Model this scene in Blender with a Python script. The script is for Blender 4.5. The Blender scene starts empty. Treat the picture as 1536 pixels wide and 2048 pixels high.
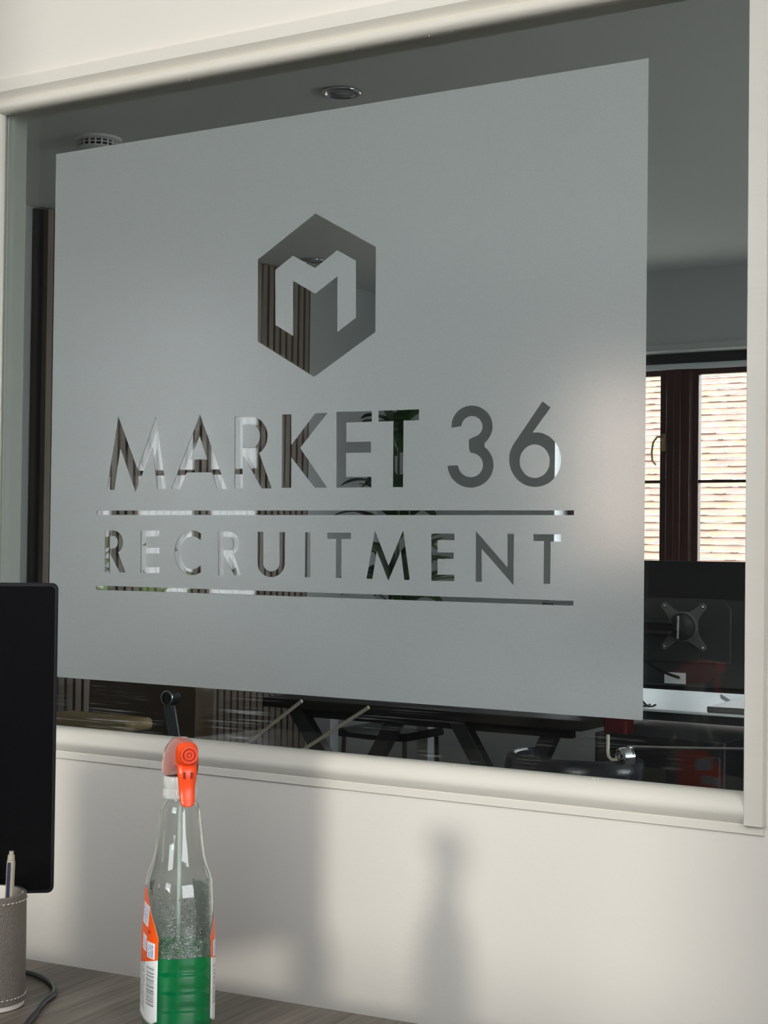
import bpy, bmesh, math, random
from mathutils import Vector, Matrix
random.seed(7)
sc = bpy.context.scene
COL = sc.collection
EYE = 1.25                      # camera height above the floor; the glazed partition stands at y = 0

# ------------------------------------------------------------ camera, light, exposure
def make_camera():
    yaw, pitch, roll = math.radians(32.442), math.radians(1.1045), math.radians(0.685)
    X = Vector((math.cos(yaw), math.sin(yaw), 0)); Y = Vector((-math.sin(yaw), math.cos(yaw), 0)); Z = Vector((0, 0, 1))
    fwd = math.cos(pitch) * Y + math.sin(pitch) * Z
    up0 = -math.sin(pitch) * Y + math.cos(pitch) * Z
    right = math.cos(roll) * X + math.sin(roll) * up0
    up = -math.sin(roll) * X + math.cos(roll) * up0
    cam = bpy.data.cameras.new('camera'); o = bpy.data.objects.new('camera', cam); COL.objects.link(o)
    m = Matrix((right, up, -fwd)).transposed().to_4x4(); m.translation = Vector((0, -1.95, EYE))
    o.matrix_world = m
    cam.sensor_fit = 'VERTICAL'; cam.sensor_height = 24.0; cam.lens = 3228.7 / 2048 * 24
    cam.clip_start = 0.05; cam.clip_end = 200
    sc.camera = o
make_camera()
sc.view_settings.view_transform = 'Standard'; sc.view_settings.look = 'None'
sc.view_settings.gamma = 1; sc.view_settings.use_curve_mapping = False
sc.view_settings.exposure = 0.0
cy = sc.cycles
cy.max_bounces = 16; cy.diffuse_bounces = 5; cy.glossy_bounces = 6; cy.transmission_bounces = 14
cy.transparent_max_bounces = 24; cy.sample_clamp_indirect = 6; cy.caustics_refractive = True; cy.caustics_reflective = False
cy.blur_glossy = 0.5

SKY_STRENGTH = 8.6
w = bpy.data.worlds.new('sky'); sc.world = w; w.use_nodes = True
bg = w.node_tree.nodes['Background']; bg.inputs[0].default_value = (0.93, 0.95, 1.0, 1); bg.inputs[1].default_value = SKY_STRENGTH

SUN_EL = 16.0
sl = bpy.data.lights.new('sun', 'SUN'); so = bpy.data.objects.new('sun', sl); COL.objects.link(so)
sl.energy = 1.5; sl.angle = math.radians(4.6); sl.color = (1.0, 0.94, 0.87)
e = math.radians(SUN_EL)
sdir = Vector((-0.125 * math.cos(e), 0.9894 * math.cos(e), -math.sin(e)))
so.rotation_euler = sdir.to_track_quat('-Z', 'Y').to_euler(); so.location = (1, -6, 4)

def portal(name, loc, size, rot):
    l = bpy.data.lights.new(name, 'AREA'); l.shape = 'RECTANGLE'; l.size, l.size_y = size
    l.cycles.is_portal = True
    o = bpy.data.objects.new(name, l); COL.objects.link(o); o.location = loc; o.rotation_euler = rot
HALF = math.pi / 2
portal('daylight_portal', (-0.985, -3.04, 2.36), (1.37, 1.84), (HALF, 0, 0))
portal('daylight_portal', (-4.13, -3.04, 1.62), (0.95, 1.3), (HALF, 0, 0))
portal('daylight_portal', (1.25, -1.95, 1.9), (0.9, 1.8), (HALF, 0, HALF))
portal('daylight_portal', (1.25, 2.0, 1.65), (1.6, 1.1), (HALF, 0, HALF))
portal('daylight_portal', (-2.48, 4.16, 1.52), (1.0, 0.9), (HALF, 0, math.pi))

# ------------------------------------------------------------ helpers
def link(o, parent=None):
    COL.objects.link(o)
    if parent: o.parent = parent
    return o
def tag(o, label=None, cat=None, group=None, kind=None):
    for k, v in (('label', label), ('category', cat), ('group', group), ('kind', kind)):
        if v: o[k] = v
    return o
def empty(name, loc, label, cat, rz=0, group=None):
    o = bpy.data.objects.new(name, None); link(o); o.location = loc; o.rotation_euler = (0, 0, rz)
    o.empty_display_size = 0.05
    return tag(o, label, cat, group)

class MB:
    """collects shapes, then links them as one mesh object"""
    def __init__(s): s.v = []; s.f = []
    def add(s, vs, fs):
        n = len(s.v); s.v += [tuple(v) for v in vs]; s.f += [tuple(i + n for i in f) for f in fs]; return s
    def box(s, x0, x1, y0, y1, z0, z1):
        vs = [(x, y, z) for x in (x0, x1) for y in (y0, y1) for z in (z0, z1)]
        return s.add(vs, [(0, 1, 3, 2), (4, 6, 7, 5), (0, 4, 5, 1), (2, 3, 7, 6), (0, 2, 6, 4), (1, 5, 7, 3)])
    def obox(s, c, ax, ay, az, hx, hy, hz):
        c, ax, ay, az = map(Vector, (c, ax, ay, az))
        vs = [c + ax * hx * i + ay * hy * j + az * hz * k for i in (-1, 1) for j in (-1, 1) for k in (-1, 1)]
        return s.add(vs, [(0, 1, 3, 2), (4, 6, 7, 5), (0, 4, 5, 1), (2, 3, 7, 6), (0, 2, 6, 4), (1, 5, 7, 3)])
    def bar(s, a, b, w, d, side=(0, 1, 0)):
        a, b = Vector(a), Vector(b); t = (b - a).normalized(); sd = Vector(side); sd = (sd - t * sd.dot(t)).normalized(); n = t.cross(sd)
        return s.obox((a + b) / 2, t, sd, n, (b - a).length / 2, d / 2, w / 2)
    def tube(s, pts, r, n=12, caps=True, closed=False):
        pts = [Vector(p) for p in pts]; m = len(pts); rings = []; prev = None
        for i, p in enumerate(pts):
            if closed: t = pts[(i + 1) % m] - pts[i - 1]
            else: t = pts[min(i + 1, m - 1)] - pts[max(i - 1, 0)]
            t.normalize()
            if prev is None:
                a = Vector((0, 0, 1)) if abs(t.z) < 0.9 else Vector((1, 0, 0))
                prev = (a - t * a.dot(t)).normalized()
            else: prev = (prev - t * prev.dot(t)).normalized()
            b = t.cross(prev); rr = r[i] if isinstance(r, (list, tuple)) else r
            rings.append([p + (prev * math.cos(2 * math.pi * k / n) + b * math.sin(2 * math.pi * k / n)) * rr for k in range(n)])
        return s.loft(rings, caps and not closed, closed)
    def loft(s, rings, caps=True, closed=False, flip=False):
        n = len(rings[0]); vs = [v for r in rings for v in r]; fs = []
        m = len(rings)
        for i in range(m if closed else m - 1):
            j = (i + 1) % m
            for k in range(n):
                q = (i * n + k, i * n + (k + 1) % n, j * n + (k + 1) % n, j * n + k)
                fs.append(q[::-1] if flip else q)
        if caps:
            a = tuple(range(n - 1, -1, -1)); b = tuple((m - 1) * n + k for k in range(n))
            fs += [a[::-1], b[::-1]] if flip else [a, b]
        return s.add(vs, fs)
    def lathe(s, prof, n=40, c=(0, 0, 0), axis='Z', caps=True):
        rings = []
        for r, h in prof:
            ring = []
            for k in range(n):
                a = 2 * math.pi * k / n; x, y = r * math.cos(a), r * math.sin(a)
                p = {'Z': (x, y, h), 'Y': (y, h, x), 'X': (h, x, y)}[axis]
                ring.append((p[0] + c[0], p[1] + c[1], p[2] + c[2]))
            rings.append(ring)
        return s.loft(rings, caps)
    def cyl(s, a, b, r, n=24): return s.tube([a, b], r, n)
    def prism(s, poly, h0, h1, axis='Y'):
        def P(p, h): return {'Y': (p[0], h, p[1]), 'X': (h, p[0], p[1]), 'Z': (p[0], p[1], h)}[axis]
        return s.loft([[P(p, h0) for p in poly], [P(p, h1) for p in poly]])
    def build(s, name, m, parent=None, smooth=False, bevel=0, loc=None, rot=None, seg=2, sub=0, kind=None):
        me = bpy.data.meshes.new(name); me.from_pydata(s.v, [], s.f); me.update()
        bm = bmesh.new(); bm.from_mesh(me); bmesh.ops.recalc_face_normals(bm, faces=bm.faces); bm.to_mesh(me); bm.free()
        if smooth is True:
            for p in me.polygons: p.use_smooth = True
        elif smooth:
            me.shade_smooth() if hasattr(me, 'shade_smooth') else None
            me.set_sharp_from_angle(angle=math.radians(smooth))
        o = bpy.data.objects.new(name, me); link(o, parent)
        if m: me.materials.append(m)
        if bevel:
            b = o.modifiers.new('bevel', 'BEVEL'); b.width = bevel; b.segments = seg; b.limit_method = 'ANGLE'; b.angle_limit = math.radians(35)
            me.shade_smooth() if hasattr(me, 'shade_smooth') else None
            me.set_sharp_from_angle(angle=math.radians(50))
        if sub:
            b = o.modifiers.new('sub', 'SUBSURF'); b.levels = b.render_levels = sub
        if loc: o.location = loc
        if rot: o.rotation_euler = rot
        if kind: o['kind'] = kind
        return o
def rrect(x0, x1, y0, y1, r, n=6):
    p = []
    for cx, cy_, a0 in ((x1 - r, y1 - r, 0), (x0 + r, y1 - r, 90), (x0 + r, y0 + r, 180), (x1 - r, y0 + r, 270)):
        for i in range(n + 1):
            a = math.radians(a0 + 90 * i / n); p.append((cx + r * math.cos(a), cy_ + r * math.sin(a)))
    return p

# ------------------------------------------------------------ materials
def nt(name):
    m = bpy.data.materials.new(name); m.use_nodes = True; t = m.node_tree
    return m, t, t.nodes['Principled BSDF'], t.nodes['Material Output']
def N(t, kind, **kw):
    n = t.nodes.new(kind)
    for k, v in kw.items(): setattr(n, k, v)
    return n
def math_node(t, op, a, b=None):
    n = N(t, 'ShaderNodeMath', operation=op)
    for i, x in enumerate((a, b)):
        if x is None: continue
        if isinstance(x, (int, float)): n.inputs[i].default_value = x
        else: t.links.new(x, n.inputs[i])
    return n.outputs[0]
def coords(t, scale=(1, 1, 1), kind='Object', rot=(0, 0, 0)):
    tc = N(t, 'ShaderNodeTexCoord'); mp = N(t, 'ShaderNodeMapping'); mp.inputs['Scale'].default_value = scale; mp.inputs['Rotation'].default_value = rot
    t.links.new(tc.outputs[kind], mp.inputs[0]); return mp.outputs[0]
def mat(name, col, rough=0.5, metal=0, spec=0.5, bump=0, bscale=(60, 60, 60), var=0, vscale=(3, 3, 3), **kw):
    m, t, b, o = nt(name)
    b.inputs['Base Color'].default_value = (*col, 1); b.inputs['Roughness'].default_value = rough
    b.inputs['Metallic'].default_value = metal; b.inputs['Specular IOR Level'].default_value = spec
    for k, v in kw.items(): b.inputs[k].default_value = v
    n = N(t, 'ShaderNodeTexNoise'); n.inputs['Scale'].default_value = 1; n.inputs['Detail'].default_value = 4
    if var:
        t.links.new(coords(t, vscale), n.inputs['Vector'])
        mx = N(t, 'ShaderNodeMixRGB'); mx.inputs[1].default_value = tuple(c * (1 - var) for c in col) + (1,); mx.inputs[2].default_value = tuple(min(1, c * (1 + var)) for c in col) + (1,)
        t.links.new(n.outputs[0], mx.inputs[0]); t.links.new(mx.outputs[0], b.inputs['Base Color'])
    if bump:
        n2 = N(t, 'ShaderNodeTexNoise'); n2.inputs['Scale'].default_value = 1; n2.inputs['Detail'].default_value = 3
        t.links.new(coords(t, bscale), n2.inputs['Vector'])
        bp = N(t, 'ShaderNodeBump'); bp.inputs['Strength'].default_value = bump; bp.inputs['Distance'].default_value = 0.002
        t.links.new(n2.outputs[0], bp.inputs['Height']); t.links.new(bp.outputs[0], b.inputs['Normal'])
    return m
M = {}
M['wall'] = mat('cream_wall_paint', (0.74, 0.695, 0.635), 0.65, bump=0.15, bscale=(90, 90, 90), var=0.02)
M['trim'] = mat('cream_gloss_paint', (0.72, 0.68, 0.61), 0.33, bump=0.35, bscale=(9, 60, 60), var=0.03, vscale=(6, 30, 30))
M['dark_wall'] = mat('charcoal_wall_paint', (0.07, 0.07, 0.075), 0.7, bump=0.1)
M['far_wall'] = mat('pale_grey_wall_paint', (0.50, 0.515, 0.51), 0.7, bump=0.1, var=0.02)
M['shaded_jamb'] = mat('jamb_shade_grey', (0.34, 0.345, 0.31), 0.5, bump=0.2)  # darker than the wall: the jamb's shade is put into this colour
M['ceiling'] = mat('white_ceiling_paint', (0.72, 0.72, 0.70), 0.8, bump=0.15, bscale=(14, 14, 14), var=0.03)
M['floor'] = mat('dark_carpet', (0.10, 0.10, 0.10), 0.95, bump=0.6, bscale=(400, 400, 400), var=0.2, vscale=(200, 200, 200))
M['black_plastic'] = mat('black_plastic', (0.008, 0.008, 0.010), 0.4, spec=0.3, bump=0.1, bscale=(500, 500, 500))
M['screen'] = mat('switched_off_screen', (0.003, 0.003, 0.0035), 0.22, spec=0.25)
M['dark_grey_plastic'] = mat('dark_grey_plastic', (0.035, 0.036, 0.038), 0.5, spec=0.3)
M['chrome'] = mat('chrome', (0.75, 0.75, 0.77), 0.12, metal=1)
M['black_metal'] = mat('black_metal', (0.02, 0.02, 0.022), 0.4)
M['dark_frame'] = mat('dark_brown_window_frame', (0.055, 0.018, 0.013), 0.35, var=0.25, vscale=(40, 40, 3))
M['header'] = mat('black_blind_cassette', (0.02, 0.02, 0.02), 0.5)
M['white_paint'] = mat('white_gloss_paint', (0.72, 0.75, 0.78), 0.4)
M['felt'] = mat('black_felt', (0.008, 0.008, 0.008), 0.95)
M['brass'] = mat('dull_brass', (0.45, 0.36, 0.2), 0.35, metal=1)
M['desk_white'] = mat('white_desk_laminate', (0.72, 0.76, 0.8), 0.35)
M['dark_wood'] = mat('dark_stained_wood', (0.016, 0.013, 0.011), 0.5, spec=0.2, var=0.3, vscale=(4, 40, 40))
M['black_leather'] = mat('black_leather', (0.012, 0.014, 0.022), 0.22, bump=0.3, bscale=(150, 150, 150))
M['brown_leather'] = mat('brown_leather', (0.075, 0.045, 0.022), 0.45, bump=0.3, bscale=(120, 120, 120), var=0.2)
M['tan'] = mat('tan_upholstery', (0.42, 0.31, 0.16), 0.6, var=0.15)
M['steel_strut'] = mat('grey_ribbed_steel', (0.10, 0.11, 0.12), 0.35, metal=0.6)
M['pale_cord'] = mat('pale_cord', (0.72, 0.65, 0.52), 0.6)
M['paper'] = mat('white_paper', (0.8, 0.83, 0.86), 0.6)
M['red_plastic'] = mat('dark_red_plastic', (0.07, 0.004, 0.006), 0.2)
M['cream_stone'] = mat('pale_stone', (0.90, 0.78, 0.57), 0.8, bump=0.4, bscale=(8, 8, 8), var=0.2, vscale=(2, 2, 4))
M['green_leaf'] = mat('dark_green_leaf', (0.025, 0.075, 0.012), 0.4, var=0.4, vscale=(20, 20, 20))
M['hedge'] = mat('garden_leaves', (0.18, 0.34, 0.05), 0.6, var=0.5, vscale=(6, 6, 6))
M['pot'] = mat('grey_plant_pot', (0.2, 0.2, 0.2), 0.6)
M['soil'] = mat('potting_soil', (0.03, 0.02, 0.012), 0.95, bump=1, bscale=(200, 200, 200))
M['slat'] = mat('greyed_oak_slats', (0.24, 0.19, 0.155), 0.55, var=0.25, vscale=(40, 40, 2.5), bump=0.2, bscale=(200, 200, 8))
M['ground'] = mat('street_paving', (0.3, 0.28, 0.25), 0.9)

def arch_glass(name, scratches=False):
    m, t, b, o = nt(name); t.nodes.remove(b)
    g = N(t, 'ShaderNodeNewGeometry'); dp = N(t, 'ShaderNodeVectorMath', operation='DOT_PRODUCT')
    t.links.new(g.outputs['Normal'], dp.inputs[0]); t.links.new(g.outputs['Incoming'], dp.inputs[1])
    c = math_node(t, 'ABSOLUTE', dp.outputs['Value'])
    f = math_node(t, 'POWER', math_node(t, 'SUBTRACT', 1.0, c), 5)
    f = math_node(t, 'ADD', math_node(t, 'MULTIPLY', f, 0.96), 0.042)
    tr = N(t, 'ShaderNodeBsdfTransparent'); tr.inputs[0].default_value = (0.965, 0.985, 0.975, 1)
    gl = N(t, 'ShaderNodeBsdfGlossy'); gl.inputs['Roughness'].default_value = 0.0
    mx = N(t, 'ShaderNodeMixShader'); t.links.new(f, mx.inputs[0]); t.links.new(tr.outputs[0], mx.inputs[1]); t.links.new(gl.outputs[0], mx.inputs[2])
    out = mx.outputs[0]
    if scratches:
        n = N(t, 'ShaderNodeTexNoise'); n.inputs['Scale'].default_value = 1; n.inputs['Detail'].default_value = 2
        t.links.new(coords(t, (5, 5, 380), rot=(0, 0.05, 0)), n.inputs['Vector'])
        n2 = N(t, 'ShaderNodeTexNoise'); n2.inputs['Scale'].default_value = 7; t.links.new(coords(t), n2.inputs['Vector'])
        s1 = N(t, 'ShaderNodeMapRange'); s1.inputs[1].default_value = 0.57; s1.inputs[2].default_value = 0.70; t.links.new(n.outputs[0], s1.inputs[0])
        s2 = N(t, 'ShaderNodeMapRange'); s2.inputs[1].default_value = 0.48; s2.inputs[2].default_value = 0.66; t.links.new(n2.outputs[0], s2.inputs[0])
        sx = N(t, 'ShaderNodeSeparateXYZ'); t.links.new(coords(t), sx.inputs[0])
        s3 = N(t, 'ShaderNodeMapRange'); s3.inputs[1].default_value = EYE - 0.215; s3.inputs[2].default_value = EYE - 0.30; t.links.new(sx.outputs[2], s3.inputs[0])
        fac = math_node(t, 'MULTIPLY', math_node(t, 'MULTIPLY', s1.outputs[0], s2.outputs[0]), math_node(t, 'MULTIPLY', s3.outputs[0], 0.26))
        fac = math_node(t, 'ADD', fac, 0.0008)
        df = N(t, 'ShaderNodeBsdfDiffuse'); df.inputs[0].default_value = (0.85, 0.87, 0.9, 1)
        m2 = N(t, 'ShaderNodeMixShader'); t.links.new(fac, m2.inputs[0]); t.links.new(out, m2.inputs[1]); t.links.new(df.outputs[0], m2.inputs[2]); out = m2.outputs[0]
    t.links.new(out, o.inputs[0]); return m
M['pane'] = arch_glass('partition_glass', True)
M['window_glass'] = arch_glass('window_glass')

def film_mat():
    m, t, b, o = nt('frosted_film'); t.nodes.remove(b)
    g = N(t, 'ShaderNodeBsdfGlass'); g.inputs['Roughness'].default_value = 0.23; g.inputs['IOR'].default_value = 1.42; g.inputs['Color'].default_value = (1.0, 1.0, 1.0, 1)
    n = N(t, 'ShaderNodeTexNoise'); n.inputs['Scale'].default_value = 900; n.inputs['Detail'].default_value = 2; t.links.new(coords(t), n.inputs['Vector'])
    cr = N(t, 'ShaderNodeMixRGB'); cr.inputs[1].default_value = (0.60, 0.645, 0.655, 1); cr.inputs[2].default_value = (0.82, 0.865, 0.875, 1); t.links.new(n.outputs[0], cr.inputs[0])
    d = N(t, 'ShaderNodeBsdfDiffuse'); t.links.new(cr.outputs[0], d.inputs[0])
    tl = N(t, 'ShaderNodeBsdfTranslucent'); t.links.new(cr.outputs[0], tl.inputs[0])
    a = N(t, 'ShaderNodeMixShader'); a.inputs[0].default_value = 0.5; t.links.new(d.outputs[0], a.inputs[1]); t.links.new(tl.outputs[0], a.inputs[2])
    x = N(t, 'ShaderNodeMixShader'); x.inputs[0].default_value = 0.33; t.links.new(g.outputs[0], x.inputs[1]); t.links.new(a.outputs[0], x.inputs[2])
    t.links.new(x.outputs[0], o.inputs[0]); return m
M['film'] = film_mat()

def wood_desk():
    m, t, b, o = nt('grey_brown_wood_laminate')
    n = N(t, 'ShaderNodeTexNoise'); n.inputs['Scale'].default_value = 1; n.inputs['Detail'].default_value = 6; n.inputs['Distortion'].default_value = 0.4
    t.links.new(coords(t, (170, 5, 5)), n.inputs['Vector'])
    n2 = N(t, 'ShaderNodeTexNoise'); n2.inputs['Scale'].default_value = 1; n2.inputs['Detail'].default_value = 3; t.links.new(coords(t, (700, 9, 9)), n2.inputs['Vector'])
    ad = math_node(t, 'ADD', math_node(t, 'MULTIPLY', n.outputs[0], 0.65), math_node(t, 'MULTIPLY', n2.outputs[0], 0.35))
    r = N(t, 'ShaderNodeValToRGB'); r.color_ramp.elements[0].position = 0.36; r.color_ramp.elements[0].color = (0.085, 0.068, 0.052, 1)
    r.color_ramp.elements[1].position = 0.64; r.color_ramp.elements[1].color = (0.22, 0.185, 0.148, 1)
    t.links.new(ad, r.inputs[0]); t.links.new(r.outputs[0], b.inputs['Base Color']); b.inputs['Roughness'].default_value = 0.42
    bp = N(t, 'ShaderNodeBump'); bp.inputs['Strength'].default_value = 0.3; bp.inputs['Distance'].default_value = 0.001; t.links.new(ad, bp.inputs['Height']); t.links.new(bp.outputs[0], b.inputs['Normal'])
    return m
M['desk_wood'] = wood_desk()

def tiles():
    m, t, b, o = nt('clay_roof_tiles')
    br = N(t, 'ShaderNodeTexBrick'); t.links.new(coords(t, kind='UV'), br.inputs['Vector']); br.inputs['Scale'].default_value = 1
    br.inputs['Brick Width'].default_value = 0.17; br.inputs['Row Height'].default_value = 0.085; br.inputs['Mortar Size'].default_value = 0.006
    br.inputs['Color1'].default_value = (0.19, 0.088, 0.075, 1); br.inputs['Color2'].default_value = (0.23, 0.135, 0.07, 1); br.inputs['Mortar'].default_value = (0.15, 0.13, 0.125, 1)
    n = N(t, 'ShaderNodeTexNoise'); n.inputs['Scale'].default_value = 1.1; n.inputs['Detail'].default_value = 5; t.links.new(coords(t, kind='UV'), n.inputs['Vector'])
    r = N(t, 'ShaderNodeValToRGB'); r.color_ramp.elements[0].position = 0.56; r.color_ramp.elements[1].position = 0.66; t.links.new(n.outputs[0], r.inputs[0])
    mx = N(t, 'ShaderNodeMixRGB'); mx.inputs[2].default_value = (0.12, 0.20, 0.035, 1); t.links.new(br.outputs[0], mx.inputs[1])
    sx = N(t, 'ShaderNodeSeparateXYZ'); t.links.new(coords(t, kind='UV'), sx.inputs[0])
    mr = N(t, 'ShaderNodeMapRange'); mr.inputs[1].default_value = 2.3; mr.inputs[2].default_value = 1.3; t.links.new(sx.outputs[1], mr.inputs[0])
    t.links.new(math_node(t, 'MULTIPLY', r.outputs[0], mr.outputs[0]), mx.inputs[0])
    n3 = N(t, 'ShaderNodeTexNoise'); n3.inputs['Scale'].default_value = 5; n3.inputs['Detail'].default_value = 3; t.links.new(coords(t, kind='UV'), n3.inputs['Vector'])
    m3 = N(t, 'ShaderNodeMixRGB'); m3.inputs[2].default_value = (0.24, 0.175, 0.155, 1); t.links.new(mx.outputs[0], m3.inputs[1]); t.links.new(math_node(t, 'MULTIPLY', n3.outputs[0], 0.7), m3.inputs[0])
    t.links.new(m3.outputs[0], b.inputs['Base Color']); b.inputs['Roughness'].default_value = 0.85
    return m
M['tiles'] = tiles()

# ------------------------------------------------------------ the room with the desk (y < 0)
FR_L, FR_R, FR_B, FR_C = -4.9, 1.2, -3.0, 3.40
OU0, OU1, OZ0, OZ1 = -2.012, -0.688, EYE - 0.312, EYE + 0.722     # glazed opening
b = MB(); y0, y1 = -0.010, 0.050
b.box(FR_L, OU0, y0, y1, 0, FR_C); b.box(OU1, FR_R, y0, y1, 0, FR_C); b.box(OU0, OU1, y0, y1, 0, OZ0); b.box(OU0, OU1, y0, y1, OZ1, FR_C)
b.build('wall_front', M['wall'], kind='structure')
MB().box(FR_L - .1, FR_R + .1, FR_B - .1, -0.010, -0.05, 0).build('floor', M['floor'], kind='structure')
MB().box(FR_L - .1, FR_R + .1, FR_B - .1, 0.050, FR_C, FR_C + 0.05).build('ceiling', M['ceiling'], kind='structure')
MB().box(FR_L - .1, FR_L, FR_B - .1, 0.05, 0, FR_C).build('wall_left', M['wall'], kind='structure')
b = MB(); b.box(FR_R, FR_R + .1, FR_B - .1, -2.4, 0, FR_C).box(FR_R, FR_R + .1, -1.5, .05, 0, FR_C).box(FR_R, FR_R + .1, -2.4, -1.5, 0, 1.0).box(FR_R, FR_R + .1, -2.4, -1.5, 2.8, FR_C)  # unseen opening, added to let broad fill light into the room
b.build('wall_right', M['wall'], kind='structure')
# wall behind the camera with two windows
A0, A1, AZ0, AZ1 = -1.67, -0.30, 1.44, 3.28
W0, W1, WZ0, WZ1 = -4.674, -3.684, 0.92, 2.30
b = MB(); ya, yb = FR_B - .1, FR_B
for x0, x1, z0, z1 in ((FR_L, W0, 0, FR_C), (W0, W1, 0, WZ0), (W0, W1, WZ1, FR_C), (W1, A0, 0, FR_C), (A0, A1, 0, AZ0), (A0, A1, AZ1, FR_C), (A1, FR_R, 0, FR_C)):
    b.box(x0, x1, ya, yb, z0, z1)
b.build('wall_back', M['dark_wall'], kind='structure')

def framed_window(name, x0, x1, z0, z1, yc, m, bars_v=(), bars_z=(), fw=0.045, d=0.05, glass=True):
    f = MB().box(x0, x0 + fw, yc - d / 2, yc + d / 2, z0, z1)
    f.box(x1 - fw, x1, yc - d / 2, yc + d / 2, z0, z1).box(x0 + fw, x1 - fw, yc - d / 2, yc + d / 2, z1 - fw, z1).box(x0 + fw, x1 - fw, yc - d / 2, yc + d / 2, z0, z0 + fw)
    w = f.build(name, m, kind='structure', bevel=0.004)
    for xa, xb in bars_v: MB().box(xa, xb, yc - d / 2 - .006, yc + d / 2 + .006, z0 + fw, z1 - fw).build('mullion', m, w, bevel=0.003)
    for za, zb in bars_z: MB().box(x0 + fw, x1 - fw, yc - d * .3, yc + d * .3, za, zb).build('glazing_bar', m, w, bevel=0.002)
    if glass: MB().box(x0 + fw * .5, x1 - fw * .5, yc - .002, yc + .002, z0 + fw * .5, z1 - fw * .5).build('pane', M['window_glass'], w)
    return w
framed_window('window_1', A0, A1, AZ0, AZ1, FR_B - .06, M['dark_frame'], fw=0.03)
framed_window('window_2', W0, W1, WZ0, WZ1, FR_B - .05, M['dark_frame'], bars_v=((-4.49, -4.389), (-4.058, -4.012)), bars_z=((EYE + .262, EYE + .282),), fw=0.07)
# trims round the glazed opening; each profile is (y, z) swept along x
def sweep(name, prof, x0, x1, m=None, smooth=35):
    pts = [(y, z + EYE) for y, z in prof]
    o = MB().prism(pts, x0, x1, 'X').build(name, m or M['trim'], smooth=smooth, kind='structure'); return o
top = [(0.0, 0.722), (0.0, 0.7165), (-0.006, 0.7165), (-0.0115, 0.7185), (-0.0165, 0.7215), (-0.0195, 0.726), (-0.0195, 0.7305), (-0.0165, 0.7345), (-0.0105, 0.7375), (-0.0225, 0.7505), (-0.0225, 0.7705), (-0.010, 0.7712), (-0.010, 0.722)]
sweep('trim_1', top, -2.10, -0.690)
bot = [(0.0, -0.312), (0.0, -0.3062), (-0.006, -0.3068), (-0.0125, -0.3095), (-0.0185, -0.3145), (-0.0225, -0.321), (-0.0235, -0.3275), (-0.0225, -0.3325), (-0.0140, -0.3430), (-0.0150, -0.3438), (-0.0150, -0.3545), (-0.010, -0.3555), (-0.010, -0.312)]
sweep('trim_2', bot, -2.10, -0.6715)
MB().box(OU0 + .0001, OU0 + .0035, .0070, .0500, OZ0, OZ1).build('jamb_shade_lining', M['shaded_jamb'], kind='structure')  # thin lining added over the far jamb to paint in its shade
# right upright board and left bead
MB().box(-0.6945, -0.6695, -0.0235, 0.0, EYE - 0.3437, EYE + 0.80).build('trim_3', M['trim'], bevel=0.0012, kind='structure')
lp = [(-2.012, 0.0), (-2.0085, 0.0), (-2.0085, -0.004), (-2.012, -0.012), (-2.018, -0.018), (-2.025, -0.019), (-2.030, -0.014), (-2.034, -0.010), (-2.034, -0.0225), (-2.056, -0.0225), (-2.056, -0.010), (-2.012, -0.010)]
MB().prism(lp, EYE - 0.34, EYE + 0.745, 'Z').build('trim_4', M['trim'], smooth=35, kind='structure')
# lumps of dried paint along the glass edge
pl = MB(); random.seed(3)
for k in range(46):
    x = -1.95 + 1.22 * random.random(); z = EYE - 0.3072; r = random.uniform(0.0005, 0.0018)
    pl.lathe([(r * .2, -r), (r, -r * .3), (r * .8, r * .5), (r * .1, r)], 7, (x, -0.0022, z))
for k in range(26):
    x = -1.98 + 1.2 * random.random(); z = EYE + 0.7175; r = random.uniform(0.0005, 0.0014)
    pl.lathe([(r * .2, -r), (r * 1.2, -r * .3), (r * .8, r * .5), (r * .1, r)], 7, (x, -0.0068, z))
pl.build('trim_5', M['trim'], smooth=True, kind='structure')

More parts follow.
